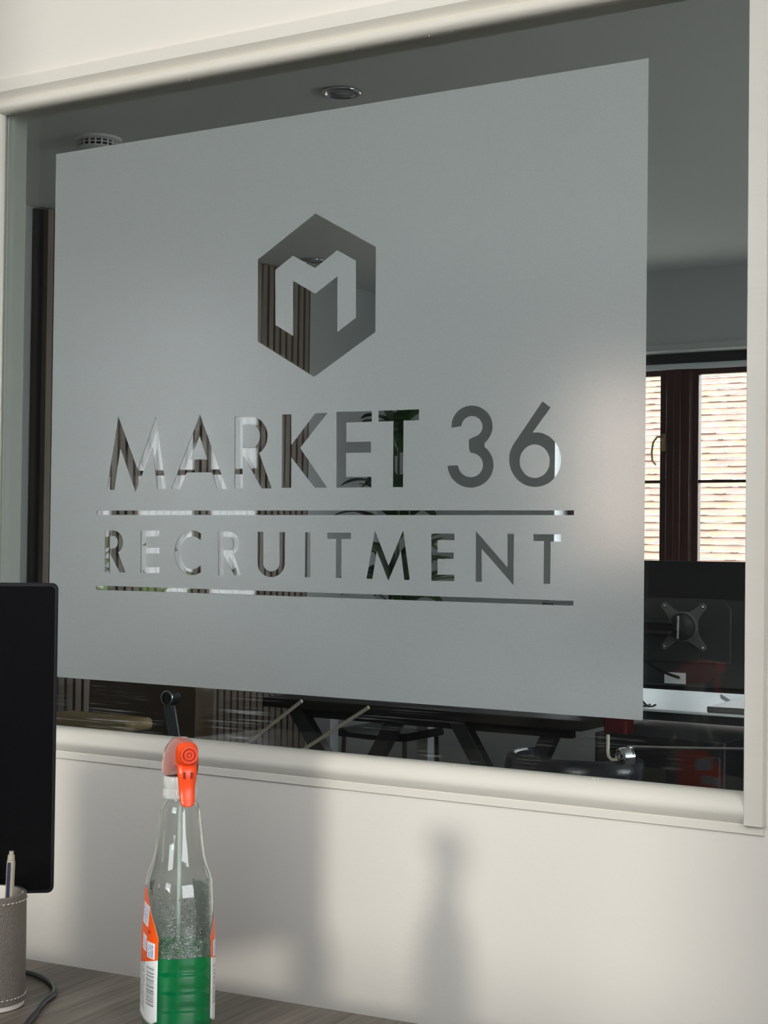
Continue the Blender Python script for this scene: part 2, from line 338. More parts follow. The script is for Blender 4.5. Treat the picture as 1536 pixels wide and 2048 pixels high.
# glass pane and frosted film (scratches run along the pane)
gp = MB().box(OU0 + .001, OU1 - .001, 0.0005, 0.0065, OZ0 + .001, OZ1 - .001).build('glass_pane', M['pane'])
tag(gp, 'large clear glass pane of the internal office window, scratched along its lower edge', 'glass pane')
CUTS = [
[(-13658,4861),(-12586,4269),(-12577,3039),(-13643,2438),(-14692,3023),(-14708,4267)],
[(-14379,4081),(-14055,4269),(-13651,4049),(-13258,4280),(-12930,4099),(-12918,3268),(-13237,3079),(-13249,3897),(-13645,3670),(-14049,3894),(-14036,3069),(-14361,3252)],
[(-17677,803),(-17515,801),(-17403,1464),(-17069,763),(-16739,1463),(-16623,808),(-16443,807),(-16672,1956),(-17034,1126),(-17456,1981)],
[(-16340,806),(-15787,1959),(-15244,797),(-15428,799),(-15544,1055),(-16032,1061),(-16160,804)],
[(-15787,1621),(-15959,1262),(-15634,1257)],
[(-15110,1900),(-14802,1890),(-14753,1885),(-14705,1873),(-14660,1855),(-14618,1830),(-14580,1800),(-14547,1765),(-14521,1726),(-14500,1684),(-14487,1640),(-14481,1595),(-14483,1550),(-14492,1506),(-14508,1464),(-14530,1425),(-14560,1390),(-14594,1359),(-14634,1335),(-14389,798),(-14579,800),(-14901,1250),(-14945,1301),(-14936,802),(-15092,804)],
[(-14953,1777),(-14800,1772),(-14764,1768),(-14730,1755),(-14699,1736),(-14672,1710),(-14651,1679),(-14636,1645),(-14628,1608),(-14627,1571),(-14634,1535),(-14648,1502),(-14668,1472),(-14694,1448),(-14725,1430),(-14758,1419),(-14794,1416),(-14947,1419)],
[(-14219,1905),(-14048,1899),(-14041,1443),(-13619,1900),(-13392,1900),(-13880,1396),(-13384,802),(-13611,804),(-14038,1259),(-14031,805),(-14208,807)],
[(-13237,1911),(-12621,1899),(-12618,1746),(-13061,1748),(-13057,1464),(-12631,1461),(-12629,1303),(-13058,1304),(-13054,955),(-12616,953),(-12613,801),(-13222,800)],
[(-12508,1900),(-11826,1898),(-11824,1745),(-12082,1746),(-12078,799),(-12248,800),(-12253,1744),(-12506,1744)],
[(-11296,1621),(-11296,1669),(-11287,1716),(-11269,1760),(-11243,1801),(-11210,1837),(-11170,1868),(-11124,1892),(-11075,1909),(-11022,1919),(-10968,1921),(-10915,1914),(-10862,1901),(-10813,1880),(-10768,1852),(-10729,1818),(-10696,1780),(-10670,1737),(-10652,1692),(-10643,1645),(-10643,1598),(-10651,1552),(-10668,1508),(-10692,1467),(-10725,1430),(-10763,1399),(-10761,1340),(-10723,1310),(-10691,1276),(-10664,1239),(-10643,1199),(-10629,1158),(-10621,1115),(-10620,1072),(-10626,1029),(-10639,988),(-10658,948),(-10683,912),(-10714,879),(-10751,850),(-10791,825),(-10836,806),(-10883,792),(-10932,784),(-10983,782),(-11033,786),(-11083,796),(-11131,812),(-11176,833),(-11217,860),(-11254,891),(-11286,926),(-11312,964),(-11331,1005),(-11344,1048),(-11350,1091),(-11179,1094),(-11174,1062),(-11162,1032),(-11144,1004),(-11120,979),(-11091,959),(-11059,943),(-11024,933),(-10987,928),(-10951,929),(-10915,936),(-10882,949),(-10853,967),(-10828,989),(-10808,1015),(-10795,1044),(-10788,1075),(-10787,1106),(-10794,1137),(-10807,1167),(-10826,1194),(-10850,1218),(-10879,1238),(-10912,1253),(-10947,1262),(-10984,1266),(-11011,1316),(-11013,1452),(-10931,1486),(-10897,1495),(-10867,1509),(-10841,1530),(-10821,1554),(-10808,1582),(-10801,1612),(-10803,1643),(-10811,1673),(-10827,1701),(-10848,1727),(-10876,1747),(-10907,1763),(-10941,1772),(-10976,1775),(-11011,1771),(-11044,1761),(-11074,1745),(-11099,1724),(-11117,1698),(-11129,1670),(-11134,1639)],
[(-9880,1939),(-9757,1852),(-10028,1520),(-9933,1520),(-9892,1512),(-9852,1499),(-9814,1483),(-9777,1463),(-9744,1439),(-9712,1413),(-9684,1384),(-9659,1352),(-9638,1318),(-9621,1282),(-9608,1245),(-9599,1206),(-9594,1168),(-9593,1129),(-9597,1090),(-9605,1052),(-9617,1016),(-9633,980),(-9654,947),(-9678,916),(-9705,887),(-9735,862),(-9769,839),(-9804,820),(-9842,805),(-9881,794),(-9922,787),(-9963,783),(-10005,784),(-10047,789),(-10087,798),(-10127,811),(-10166,828),(-10202,849),(-10236,873),(-10267,901),(-10295,931),(-10319,964),(-10340,999),(-10357,1035),(-10369,1074),(-10377,1113),(-10381,1152),(-10380,1192),(-10375,1231),(-10366,1269),(-10352,1306),(-10333,1341),(-10311,1375)],
[(-9762,1127),(-9765,1163),(-9773,1198),(-9787,1231),(-9806,1261),(-9830,1289),(-9857,1312),(-9888,1332),(-9921,1346),(-9956,1355),(-9992,1358),(-10028,1356),(-10062,1348),(-10095,1335),(-10126,1317),(-10153,1294),(-10176,1267),(-10194,1237),(-10207,1204),(-10215,1169),(-10217,1133),(-10214,1097),(-10205,1062),(-10190,1029),(-10170,999),(-10146,971),(-10118,948),(-10087,929),(-10054,916),(-10018,907),(-9983,904),(-9947,907),(-9912,916),(-9880,929),(-9850,948),(-9823,971),(-9801,998),(-9783,1029),(-9771,1062),(-9763,1096)],
[(-17889,471),(-9395,467),(-9395,403),(-17888,398)],
[(-17883,-739),(-9391,-736),(-9391,-803),(-17881,-807)],
[(-17708,150),(-17528,151),(-17496,149),(-17464,142),(-17433,132),(-17405,117),(-17379,99),(-17357,78),(-17339,54),(-17326,27),(-17317,0),(-17313,-29),(-17313,-57),(-17319,-85),(-17330,-112),(-17345,-138),(-17365,-160),(-17388,-180),(-17415,-197),(-17260,-513),(-17381,-516),(-17566,-254),(-17592,-224),(-17586,-520),(-17694,-522)],
[(-17597,63),(-17527,64),(-17506,62),(-17487,55),(-17469,45),(-17453,31),(-17441,14),(-17432,-5),(-17427,-25),(-17427,-46),(-17431,-66),(-17439,-86),(-17450,-103),(-17465,-117),(-17483,-128),(-17502,-134),(-17523,-137),(-17593,-138)],
[(-16952,154),(-16569,156),(-16567,63),(-16838,61),(-16834,-118),(-16564,-115),(-16562,-202),(-16833,-206),(-16829,-425),(-16558,-420),(-16556,-513),(-16942,-521)],
[(-15726,112),(-15767,132),(-15809,147),(-15853,156),(-15898,160),(-15943,158),(-15988,151),(-16031,138),(-16072,119),(-16110,96),(-16145,68),(-16176,36),(-16203,0),(-16224,-39),(-16241,-81),(-16252,-124),(-16257,-168),(-16256,-213),(-16249,-257),(-16237,-300),(-16219,-340),(-16196,-379),(-16168,-414),(-16136,-445),(-16100,-472),(-16060,-495),(-16019,-512),(-15975,-524),(-15930,-530),(-15885,-531),(-15841,-526),(-15797,-515),(-15755,-499),(-15716,-478),(-15718,-373),(-15756,-389),(-15789,-411),(-15826,-427),(-15864,-436),(-15904,-439),(-15944,-436),(-15982,-425),(-16019,-409),(-16052,-386),(-16082,-358),(-16107,-326),(-16126,-289),(-16140,-250),(-16147,-210),(-16148,-168),(-16142,-127),(-16130,-88),(-16112,-51),(-16088,-18),(-16060,11),(-16027,35),(-15991,52),(-15953,64),(-15913,68),(-15873,66),(-15835,58),(-15797,43),(-15763,22),(-15725,7)],
[(-15400,148),(-15197,149),(-15167,147),(-15137,141),(-15109,130),(-15082,116),(-15058,98),(-15038,77),(-15021,54),(-15008,28),(-15000,1),(-14996,-27),(-14997,-55),(-15003,-82),(-15013,-109),(-15027,-133),(-15046,-156),(-15067,-175),(-15092,-191),(-14952,-514),(-15075,-517),(-15263,-249),(-15289,-219),(-15283,-521),(-15388,-523)],
[(-15294,66),(-15196,66),(-15176,64),(-15157,58),(-15140,48),(-15125,34),(-15113,17),(-15105,-2),(-15100,-23),(-15100,-44),(-15104,-64),(-15111,-84),(-15123,-101),(-15137,-115),(-15154,-126),(-15173,-132),(-15192,-135),(-15290,-136)],
[(-14647,147),(-14536,148),(-14528,-327),(-14531,-320),(-14529,-341),(-14522,-361),(-14512,-380),(-14498,-397),(-14481,-412),(-14461,-425),(-14439,-434),(-14415,-441),(-14391,-444),(-14366,-443),(-14341,-439),(-14318,-432),(-14296,-422),(-14277,-408),(-14260,-393),(-14247,-375),(-14237,-356),(-14232,-336),(-14230,-315),(-14237,145),(-14138,145),(-14130,-321),(-14130,-313),(-14132,-338),(-14136,-362),(-14144,-386),(-14156,-408),(-14170,-430),(-14187,-450),(-14207,-468),(-14229,-485),(-14253,-499),(-14280,-510),(-14307,-519),(-14336,-526),(-14365,-529),(-14395,-530),(-14424,-528),(-14453,-523),(-14481,-515),(-14508,-504),(-14533,-491),(-14556,-475),(-14577,-458),(-14595,-438),(-14610,-417),(-14622,-394),(-14631,-371),(-14637,-346),(-14639,-322)],
[(-13771,148),(-13673,148),(-13666,-515),(-13767,-517)],
[(-13374,143),(-12958,146),(-12956,55),(-13119,53),(-13114,-513),(-13215,-515),(-13217,53),(-13373,51)],
[(-12679,-515),(-12577,-516),(-12508,-119),(-12307,-539),(-12102,-113),(-12040,-518),(-11947,-519),(-12067,188),(-12307,-321),(-12544,180)],
[(-11602,143),(-11226,143),(-11225,53),(-11499,53),(-11496,-122),(-11234,-121),(-11233,-208),(-11495,-212),(-11492,-433),(-11222,-429),(-11221,-519),(-11593,-520)],
[(-10881,-518),(-10887,185),(-10388,-311),(-10393,146),(-10294,147),(-10291,-555),(-10791,-62),(-10785,-518)],
[(-9997,145),(-9579,145),(-9578,48),(-9737,49),(-9736,-521),(-9837,-521),(-9838,52),(-9996,53)]]

def film():
    cu = bpy.data.curves.new('frosted_film', 'CURVE'); cu.dimensions = '2D'; cu.fill_mode = 'BOTH'; cu.extrude = 0.00015
    def sp(pts):
        s = cu.splines.new('POLY'); s.points.add(len(pts) - 1); s.use_cyclic_u = True
        for i, (x, z) in enumerate(pts): s.points[i].co = (x, z, 0, 1)
    sp([(-1.8905, -0.2255), (-0.8385, -0.2255), (-0.8385, 0.637), (-1.8905, 0.637)])
    for c in CUTS: sp([(x / 1e4, z / 1e4) for x, z in c])
    tmp = bpy.data.objects.new('tmp', cu); COL.objects.link(tmp)
    dg = bpy.context.evaluated_depsgraph_get(); me = bpy.data.meshes.new_from_object(tmp.evaluated_get(dg))
    bpy.data.objects.remove(tmp)
    me.transform(Matrix.Rotation(HALF, 4, 'X')); me.transform(Matrix.Translation((0, -0.0002, EYE)))
    bm = bmesh.new(); bm.from_mesh(me); bmesh.ops.remove_doubles(bm, verts=bm.verts, dist=1e-6); bmesh.ops.recalc_face_normals(bm, faces=bm.faces); bm.to_mesh(me); bm.free()
    me.name = 'frosted_film'; me.materials.clear(); me.materials.append(M['film'])
    for p in me.polygons: p.use_smooth = False
    o = bpy.data.objects.new('frosted_film', me); link(o)
    return tag(o, 'frosted vinyl film on the glass with hexagon logo and MARKET 36 RECRUITMENT cut out', 'window film')
film()

# ------------------------------------------------------------ the room beyond the glass
B_L, B_R, B_V, B_C = -3.85, 1.2, 4.05, EYE + 1.10
MB().box(B_L - .1, B_R + .1, 0.05, B_V + .2, -0.05, 0).build('floor', M['floor'], kind='structure')
MB().box(B_L - .1, B_R + .1, 0.05, B_V + .2, B_C, B_C + .05).build('ceiling', M['ceiling'], kind='structure')
MB().box(B_L - .1, B_L, 0.05, B_V + .2, 0, B_C).build('wall_left', M['far_wall'], kind='structure')
RY0, RY1, RZ0, RZ1 = 1.2, 2.8, 1.1, 2.2
b = MB().box(B_R, B_R + .1, 0.05, RY0, 0, B_C).box(B_R, B_R + .1, RY1, B_V + .2, 0, B_C).box(B_R, B_R + .1, RY0, RY1, 0, RZ0).box(B_R, B_R + .1, RY0, RY1, RZ1, B_C)
b.build('wall_right', M['far_wall'], kind='structure')
rw = MB().box(B_R + .03, B_R + .08, RY0, RY0 + .04, RZ0, RZ1).box(B_R + .03, B_R + .08, RY1 - .04, RY1, RZ0, RZ1).box(B_R + .03, B_R + .08, RY0, RY1, RZ1 - .04, RZ1).box(B_R + .03, B_R + .08, RY0, RY1, RZ0, RZ0 + .04)  # unseen window, added to brighten the back room
rw = rw.build('added_fill_window', M['dark_frame'], kind='structure')
MB().box(B_R + .053, B_R + .057, RY0 + .02, RY1 - .02, RZ0 + .02, RZ1 - .02).build('pane', M['window_glass'], rw)

BW0, BW1, BWZ0, BWZ1 = -2.985, -1.985, EYE - 0.215, EYE + 0.775
b = MB()
for x0, x1, z0, z1 in ((B_L, BW0, 0, B_C), (BW1, B_R, 0, B_C), (BW0, BW1, 0, BWZ0), (BW0, BW1, BWZ1, B_C)): b.box(x0, x1, B_V, B_V + .2, z0, z1)
b.build('wall_back', M['far_wall'], kind='structure')
MB().box(BW0 - .05, BW1 + .05, B_V - .012, B_V, EYE + .775, EYE + .803).build('trim_6', M['far_wall'], kind='structure', bevel=.003)
# far window: reveal, dark header, casements
YF = B_V + .15
wn = framed_window('window_4', BW0 + .005, BW1 - .005, EYE - .21, EYE + .735, YF, M['dark_frame'], glass=False, fw=0.035)
def sash(x0, x1):
    f = MB(); sw = .028; z0, z1 = EYE - .17, EYE + .72
    y_a, y_b = YF - .035, YF - .002
    f.box(x0, x0 + sw, y_a, y_b, z0, z1).box(x1 - sw, x1, y_a, y_b, z0, z1).box(x0 + sw, x1 - sw, y_a, y_b, z1 - .03, z1).box(x0 + sw, x1 - sw, y_a, y_b, z0, z0 + .03)
    s = f.build('casement', M['dark_frame'], wn, bevel=.003)
    for k in range(1, 2): MB().box(x0 + sw, x1 - sw, YF - .03, YF - .006, EYE + .256, EYE + .268).build('glazing_bar', M['dark_frame'], s)
    MB().box(x0 + sw * .5, x1 - sw * .5, YF - .019, YF - .015, z0 + .015, z1 - .015).build('pane', M['window_glass'], s)
    return s
s1 = sash(-2.948, -2.538); sash(-2.43, -2.022)
MB().box(-2.535, -2.433, YF - .05, YF + .02, EYE - .175, EYE + .72).build('mullion', M['dark_frame'], wn, bevel=.004)
MB().box(-2.500, -2.468, YF - .06, YF - .05, EYE - .175, EYE + .72).build('cover_bead', M['dark_frame'], wn, bevel=.004)
h = MB().box(-2.556, -2.538, YF - .044, YF - .034, EYE + .385, EYE + .455)
h.tube([(-2.550, YF - .045, EYE + .44), (-2.562, YF - .07, EYE + .443), (-2.578, YF - .075, EYE + .42), (-2.584, YF - .075, EYE + .38), (-2.583, YF - .07, EYE + .345), (-2.572, YF - .06, EYE + .33)], .0045, 8)
h.build('handle', M['brass'], wn, smooth=40)
MB().box(BW0 + .002, BW1 - .002, YF - .062, YF - .04, EYE + .712, EYE + .7345).build('head_rail', M['white_paint'], wn)
hd = MB().box(BW0 + .002, BW1 - .002, YF - .07, YF - .0, EYE + .735, EYE + .774).build('window_header', M['header'], wn)
MB().box(BW0 + .0005, BW0 + .004, B_V + .001, YF - .04, EYE - .21, EYE + .73).build('reveal_lining', M['white_paint'], wn)
MB().box(BW0, BW1, B_V - .02, YF - .03, EYE - .23, EYE - .213).build('window_sill', M['white_paint'], wn)

# slatted panel on the left wall
sp_ = empty('slatted_panel', (B_L, 2.7, 0), 'tall grey brown wooden slat panel on the left wall of the back room', 'wall panel')
def rel(mb, root): # shift world coordinates into the frame of an unrotated root
    L = root.location; mb.v = [(x - L.x, y - L.y, z - L.z) for x, y, z in mb.v]; return mb
rel(MB().box(B_L + .001, B_L + .018, 1.915, 3.492, 0.0, B_C - .006), sp_).build('felt_backing', M['felt'], sp_)
s = MB(); y = 1.948
while y + .027 < 3.492:
    s.box(B_L + .018, B_L + .040, y, y + .027, 0.0, B_C - .006); y += .0411
rel(s, sp_).build('slats', M['slat'], sp_)

# ceiling fittings of the back room
def downlight(x, y, label):
    r = empty('ceiling_downlight', (x, y, B_C), label, 'ceiling light', group=None)
    MB().lathe([(.036, -.001), (.050, -.001), (.0495, -.005), (.046, -.0075), (.038, -.006), (.036, -.0015)], 40, caps=False).build('trim_ring', M['chrome'], r, smooth=True)
    MB().lathe([(.0, -.0012), (.036, -.0012), (.034, -.004), (.022, -.0035), (.018, -.006), (.0, -.006)], 32).build('lamp', M['dl'], r, smooth=40)
M['dl'] = mat('unlit_lamp_lens', (0.35, 0.36, 0.36), 0.15)
M['detector'] = mat('white_detector_plastic', (0.7, 0.7, 0.68), 0.4)
downlight(-2.200, 1.293, 'round recessed chrome ceiling spotlight, off, in the back room above the film')
downlight(-3.610, 3.188, 'round recessed ceiling spotlight seen through the cut-out hexagon')
r = empty('smoke_detector', (-3.04, 1.345, B_C), 'round white smoke detector on the ceiling at top left of the glass', 'smoke detector')
MB().lathe([(.0, 0), (.066, 0), (.066, -.006), (.060, -.010), (.0, -.010)], 48).build('base_ring', M['detector'], r, smooth=40)
MB().lathe([(.0, -.010), (.050, -.010), (.050, -.026), (.0, -.026)], 48).build('sensor_chamber', M['dark_grey_plastic'], r, smooth=40)
v = MB()
for k in range(20):
    a = 2 * math.pi * k / 20; c, s_ = math.cos(a), math.sin(a)
    v.obox((.053 * c, .053 * s_, -.018), (c, s_, 0), (-s_, c, 0), (0, 0, 1), .003, .0022, .009)
v.lathe([(.050, -.016), (.0565, -.016), (.0565, -.0185), (.050, -.0185), (.050, -.016)], 48, caps=False)
v.build('vent_ribs', M['detector'], r)
MB().lathe([(.0, -.026), (.056, -.026), (.055, -.030), (.040, -.036), (.012, -.038), (.0, -.038)], 48).build('cover', M['detector'], r, smooth=40)

# ------------------------------------------------------------ furniture beyond the glass
def R_(z): return EYE + z
# white desk by the window
D0 = empty('white_desk', (-2.1, 3.05, 0), 'white desk under the window of the back room, carrying the large monitor', 'desk')
rel(MB().box(-3.25, -1.05, 2.70, 3.45, R_(-.509), R_(-.50)), D0).build('desk_top', M['desk_white'], D0, bevel=.002)
rel(MB().box(-3.24, -1.06, 2.71, 3.44, R_(-.535), R_(-.509)), D0).build('under_frame', M['black_metal'], D0)
for x in (-3.2, -1.1):
    for y in (2.74, 3.40): rel(MB().box(x - .025, x + .025, y - .025, y + .025, 0, R_(-.535)), D0).build('leg', M['white_paint'], D0, bevel=.002)
rel(MB().box(-3.17, -1.13, 3.39, 3.41, R_(-.60), R_(-.525)), D0).build('rear_rail', M['white_paint'], D0)
rel(MB().box(-1.66, -1.20, 2.72, 3.3, 0.02, R_(-.53)), D0).build('drawer_unit', M['dark_wood'], D0, bevel=.003)
rel(MB().bar((-1.13, 2.70, R_(-.53)), (-1.9, 3.38, R_(-1.1)), .05, .02), D0).build('brace', M['white_paint'], D0)

# big monitor seen from behind
T0 = empty('computer_monitor', (-1.874, 2.75, R_(-.2445)), 'large black monitor seen from behind on a clamp arm in front of the far window', 'computer monitor')
mb = MB(); mb.prism(rrect(-.355, .355, -.1985, .2005, .006), .0, .012, 'Y'); mb.build('display_panel', M['black_plastic'], T0, smooth=40)
mb = MB(); mb.loft([[(x * a, y, z * a + c) for x, z in rrect(-.30, .30, -.155, .115, .015)] for y, a, c in ((0.0, 1.0, -.03), (-.018, .99, -.03), (-.026, .965, -.03))]); mb.build('rear_housing', M['dark_grey_plastic'], T0, smooth=35)
mb = MB()
for p in ([(-.355, -.1985), (-.155, -.1985), (-.120, -.1125), (-.155, .04), (-.125, .087), (.125, .087), (.155, .04), (.155, -.1985)],): pass
mb.prism([(-.165, -.11), (-.165, .045), (-.122, .087), (.122, .087), (.150, .06), (.150, -.11)], -.034, -.026, 'Y').build('housing_step', M['dark_grey_plastic'], T0, bevel=.004)
# four-lobed mounting plate
pts = []
for q in range(4):
    a = math.radians(90 * q)
    for x, z in ((.046, .004), (.046, .018), (.052, .030), (.064, .047), (.072, .056), (.0735, .063), (.070, .070), (.063, .0735), (.056, .072), (.047, .064), (.030, .052), (.018, .046)):
        pts.append((x * math.cos(a) - z * math.sin(a), x * math.sin(a) + z * math.cos(a)))
M['plate'] = mat('grey_steel_plate', (0.13, 0.13, 0.13), 0.45, metal=0.4)
vp = MB().prism(pts, -.040, -.034, 'Y').build('mounting_plate', M['plate'], T0, bevel=.001)
for x, z in ((-.062, .062), (.062, .062), (.062, -.062), (-.062, -.062)):
    MB().lathe([(.0, -.0435), (.005, -.0435), (.0055, -.040)], 14, (x, 0, z), 'Y').build('screw', M['chrome'], vp, smooth=True)
MB().lathe([(.046, -.040), (.047, -.046), (.042, -.047), (.042, -.040)], 36, (0, 0, 0), 'Y', caps=False).build('pivot_rim', M['plate'], vp, smooth=40)
MB().lathe([(.0, -.042), (.041, -.042), (.041, -.055), (.030, -.062), (.0, -.062)], 36, (0, 0, 0), 'Y').build('swivel_socket', M['black_metal'], vp, smooth=40)
MB().cyl((-.008, -.063, -.036), (-.008, -.063, .034), .0045, 12).build('swivel_pin', M['chrome'], vp, smooth=40)
MB().box(-.066, -.006, -.0362, -.0342 + .0, -.174, -.139).v
MB().box(-.064, .004, -.030, -.0262, -.176, -.142).build('rating_sticker', M['paper'], T0)
A1_ = empty('monitor_arm', (-2.33, 2.72, R_(-.50)), 'black articulated monitor arm clamped to the white desk', 'monitor arm')
def rl(mb, root): return rel(mb, root)
zc = R_(-.2445)
rl(MB().box(-2.34, -1.895, 2.650, 2.680, zc + .010, zc + .020).box(-2.34, -1.895, 2.650, 2.680, zc - .022, zc - .012).box(-2.34, -1.99, 2.655, 2.675, zc - .012, zc + .010), A1_).build('extension_link', M['black_metal'], A1_, bevel=.002)
rl(MB().cyl((-2.33, 2.70, R_(-.50)), (-2.33, 2.70, zc + .06), .018), A1_).build('post', M['black_metal'], A1_, smooth=40)
rl(MB().cyl((-2.33, 2.70, R_(-.50)), (-2.33, 2.70, R_(-.485)), .045), A1_).build('clamp_base', M['black_metal'], A1_, smooth=40)
def curve_pts(ctrl, n=10):
    out = []; c = [Vector(p) for p in ctrl]; c = [c[0] * 2 - c[1]] + c + [c[-1] * 2 - c[-2]]
    for i in range(1, len(c) - 2):
        for k in range(n):
            t = k / n; p0, p1, p2, p3 = c[i - 1], c[i], c[i + 1], c[i + 2]
            out.append(0.5 * ((2 * p1) + (-p0 + p2) * t + (2 * p0 - 5 * p1 + 4 * p2 - p3) * t * t + (-p0 + 3 * p1 - 3 * p2 + p3) * t ** 3))
    out.append(c[-2]); return out
def cable(name, pts, r, m, label, cat='cable', group=None):
    o = MB().tube(curve_pts(pts), r, 8).build(name, m, smooth=40); return tag(o, label, cat, group)
cable('video_cable', [(-1.881, 2.700, R_(-.400)), (-1.93, 2.69, R_(-.383)), (-2.021, 2.685, R_(-.341)), (-2.15, 2.69, R_(-.31)), (-2.27, 2.675, R_(-.36)), (-2.285, 2.69, R_(-.46)), (-2.27, 2.72, R_(-.495))], .0045, M['black_plastic'], 'black cable plugged into the underside of the monitor back, rising to the left')
for k in range(2):
    cable('power_cable', [(-2.20 - .03 * k, 2.672 - .012 * k, R_(-.32 - .04 * k)), (-2.10, 2.675 - .012 * k, R_(-.40 - .02 * k)), (-2.03 - .014 * k, 2.695 - .01 * k, R_(-.45)), (-2.000 - .014 * k, 2.735, R_(-.4955)), (-1.992 - .018 * k, 2.78, R_(-.4955))], .0035, M['black_plastic'],
          ('upper' if k == 0 else 'lower') + ' of the two black cables dropping to the white desk beside the film edge', 'cable', 'cables dropping onto the white desk')
o = MB().prism(rrect(-.10, .10, -.15, .15, .004), 0, .012, 'Z').build('paper_stack', M['paper'], loc=(-1.78, 3.12, R_(-.50) + .0005), rot=(0, 0, .5))
tag(o, 'stack of white paper on the white desk, right of the monitor', 'paper')
o = MB().box(-.20, .20, -.13, .13, 0, .018).build('laptop', M['plate'], loc=(-1.60, 2.84, R_(-.50) + .0005), rot=(0, 0, .06), bevel=.003)
tag(o, 'closed brownish grey laptop at the front edge of the white desk', 'laptop')
for k in range(0): pass

# dark table on crossed legs
T1 = empty('trestle_table', (-2.55, 2.40, 0), 'dark wooden table on crossed slanting legs, visible below the film', 'table')
rel(MB().box(-3.12, -1.99, 2.24, 2.56, R_(-.53), R_(-.50)), T1).build('table_top', M['dark_wood'], T1, bevel=.004)
rel(MB().box(-3.0, -2.05, 2.30, 2.33, R_(-.56), R_(-.53)), T1).build('apron', M['dark_wood'], T1)
for x0 in (-3.02, -2.42):
    w_ = .36 if x0 < -3 else .30
    for (a, c, yy) in ((x0, x0 + .52 * (w_ / .36) + .03, 2.285), (x0 + w_, x0 + w_ - .42 * (w_ / .36), 2.345)):
        rel(MB().bar((a, yy, R_(-.525)), (c, yy, 0.0), .048, .04), T1).build('leg', M['black_metal'], T1, bevel=.003)
# black stool behind it
S0 = empty('stool', (-3.12, 3.02, 0), 'small black metal stool with bent seat edges, under the middle of the film', 'stool')
b = MB()
pr = [(-.150, .0), (-.142, .018), (-.118, .018), (-.095, .004), (.095, .0), (.118, .014), (.142, .016), (.150, -.004), (.143, -.012), (.0, -.016), (-.143, -.012)]
b.prism([(x, z + R_(-.685)) for x, z in pr], -.13, .13, 'Y').build('seat', M['black_leather'], S0, smooth=40)
for sx in (-1, 1):
    for sy in (-1, 1):
        MB().tube([(sx * .128, sy * .11, R_(-.70)), (sx * .145, sy * .125, 0)], .008, 10).build('leg', M['black_metal'], S0, smooth=40)
MB().tube([(-.135, -.118, .25), (.135, -.118, .25), (.135, .118, .25), (-.135, .118, .25)], .006, 8, closed=True).build('foot_ring', M['black_metal'], S0)
# pale cords
for a, bb, lab in (((-2.957, 2.231, R_(-.502)), (-3.806, 2.231, R_(-1.096)), 'left'), ((-2.705, 2.231, R_(-.506)), (-3.806, 2.231, R_(-1.177)), 'right')):
    a, bb = Vector(a), Vector(bb)
    o = MB().tube([a, a * .5 + bb * .5 + Vector((0, 0, -.001)), bb], .006, 8).build('pale_cord', M['pale_cord'], smooth=40)
    tag(o, lab + ' of two pale cords slanting from the dark table to the slatted wall', 'cord', 'pale cords beside the slatted wall')

# brown armchair in front of the slats
C0 = empty('armchair', (-3.40, 1.95, 0), 'brown leather armchair with a tan arm pad, in front of the slatted wall', 'armchair')
def arc_shell(r0, r1, a0, a1, z0, z1, n=24, cx=0, cy_=0, flare=0):
    mb = MB(); rings = []
    for i in range(n + 1):
        a = math.radians(a0 + (a1 - a0) * i / n); c, s = math.cos(a), math.sin(a)
        rings.append([(cx + r0 * c, cy_ + r0 * s, z0), (cx + r1 * c, cy_ + r1 * s, z0), (cx + (r1 + flare) * c, cy_ + (r1 + flare) * s, z1), (cx + (r0 + flare) * c, cy_ + (r0 + flare) * s, z1)])
    return mb.loft(rings)
o = MB().loft([[(x, y + dy, z) for x, z in rrect(-.26 * s_, .20 * s_, R_(-1.0), R_(-.448), .03)] for y, s_, dy in ((.0, .97, .0), (.02, 1, .0), (.07, 1, .0), (.09, .97, 0))])
o.v = [(x, y + .03 * ((z - .8)), z) for x, y, z in o.v]
o.build('backrest', M['brown_leather'], C0, smooth=40, loc=(0, .06, 0))
MB().loft([[(x, y, z) for x, z in rrect(-.245, .20, R_(-.87), R_(-.77), .04)] for y in (-.42, -.40, .04, .06)]).build('seat_cushion', M['brown_leather'], C0, bevel=.02)
MB().loft([[(x * k, y, R_(-.562) + z * k) for x, z in rrect(-.20, .155, -.017, .020, .017)] for y, k in ((-.20, .9), (-.185, 1), (-.10, 1), (-.085, .9))]).build('arm_pad', M['tan'], C0, smooth=50)
stt = MB()
for k in range(5):
    x = .262 + (k - 2) * .0085
    stt.tube([(x, -.15, R_(-.495)), (x + .045, -.15, R_(-.69)), (x + .12, -.15, .03)], .0055, 10)
stt.build('ribbed_strut', M['steel_strut'], C0, smooth=40)
hb = MB().lathe([(.0, -.022), (.009, -.022), (.010, -.019), (.014, -.019), (.0155, -.022), (.020, -.022), (.0225, -.016), (.0225, .016), (.0, .016)], 28, (.270, -.15, R_(-.470)), 'Y').build('pivot_hub', M['black_metal'], C0, smooth=30)
MB().lathe([(.0195, -.023), (.0225, -.0225), (.0228, -.019), (.0215, -.018)], 28, (.270, -.15, R_(-.470)), 'Y', caps=False).build('hub_rim', M['chrome'], hb, smooth=True)
for sx in (-.22, .18):
    for sy in (-.38, .08): MB().tube([(sx, sy, R_(-.86)), (sx * 1.05, sy * 1.05, 0)], .014, 10).build('leg', M['black_metal'], C0, smooth=40)

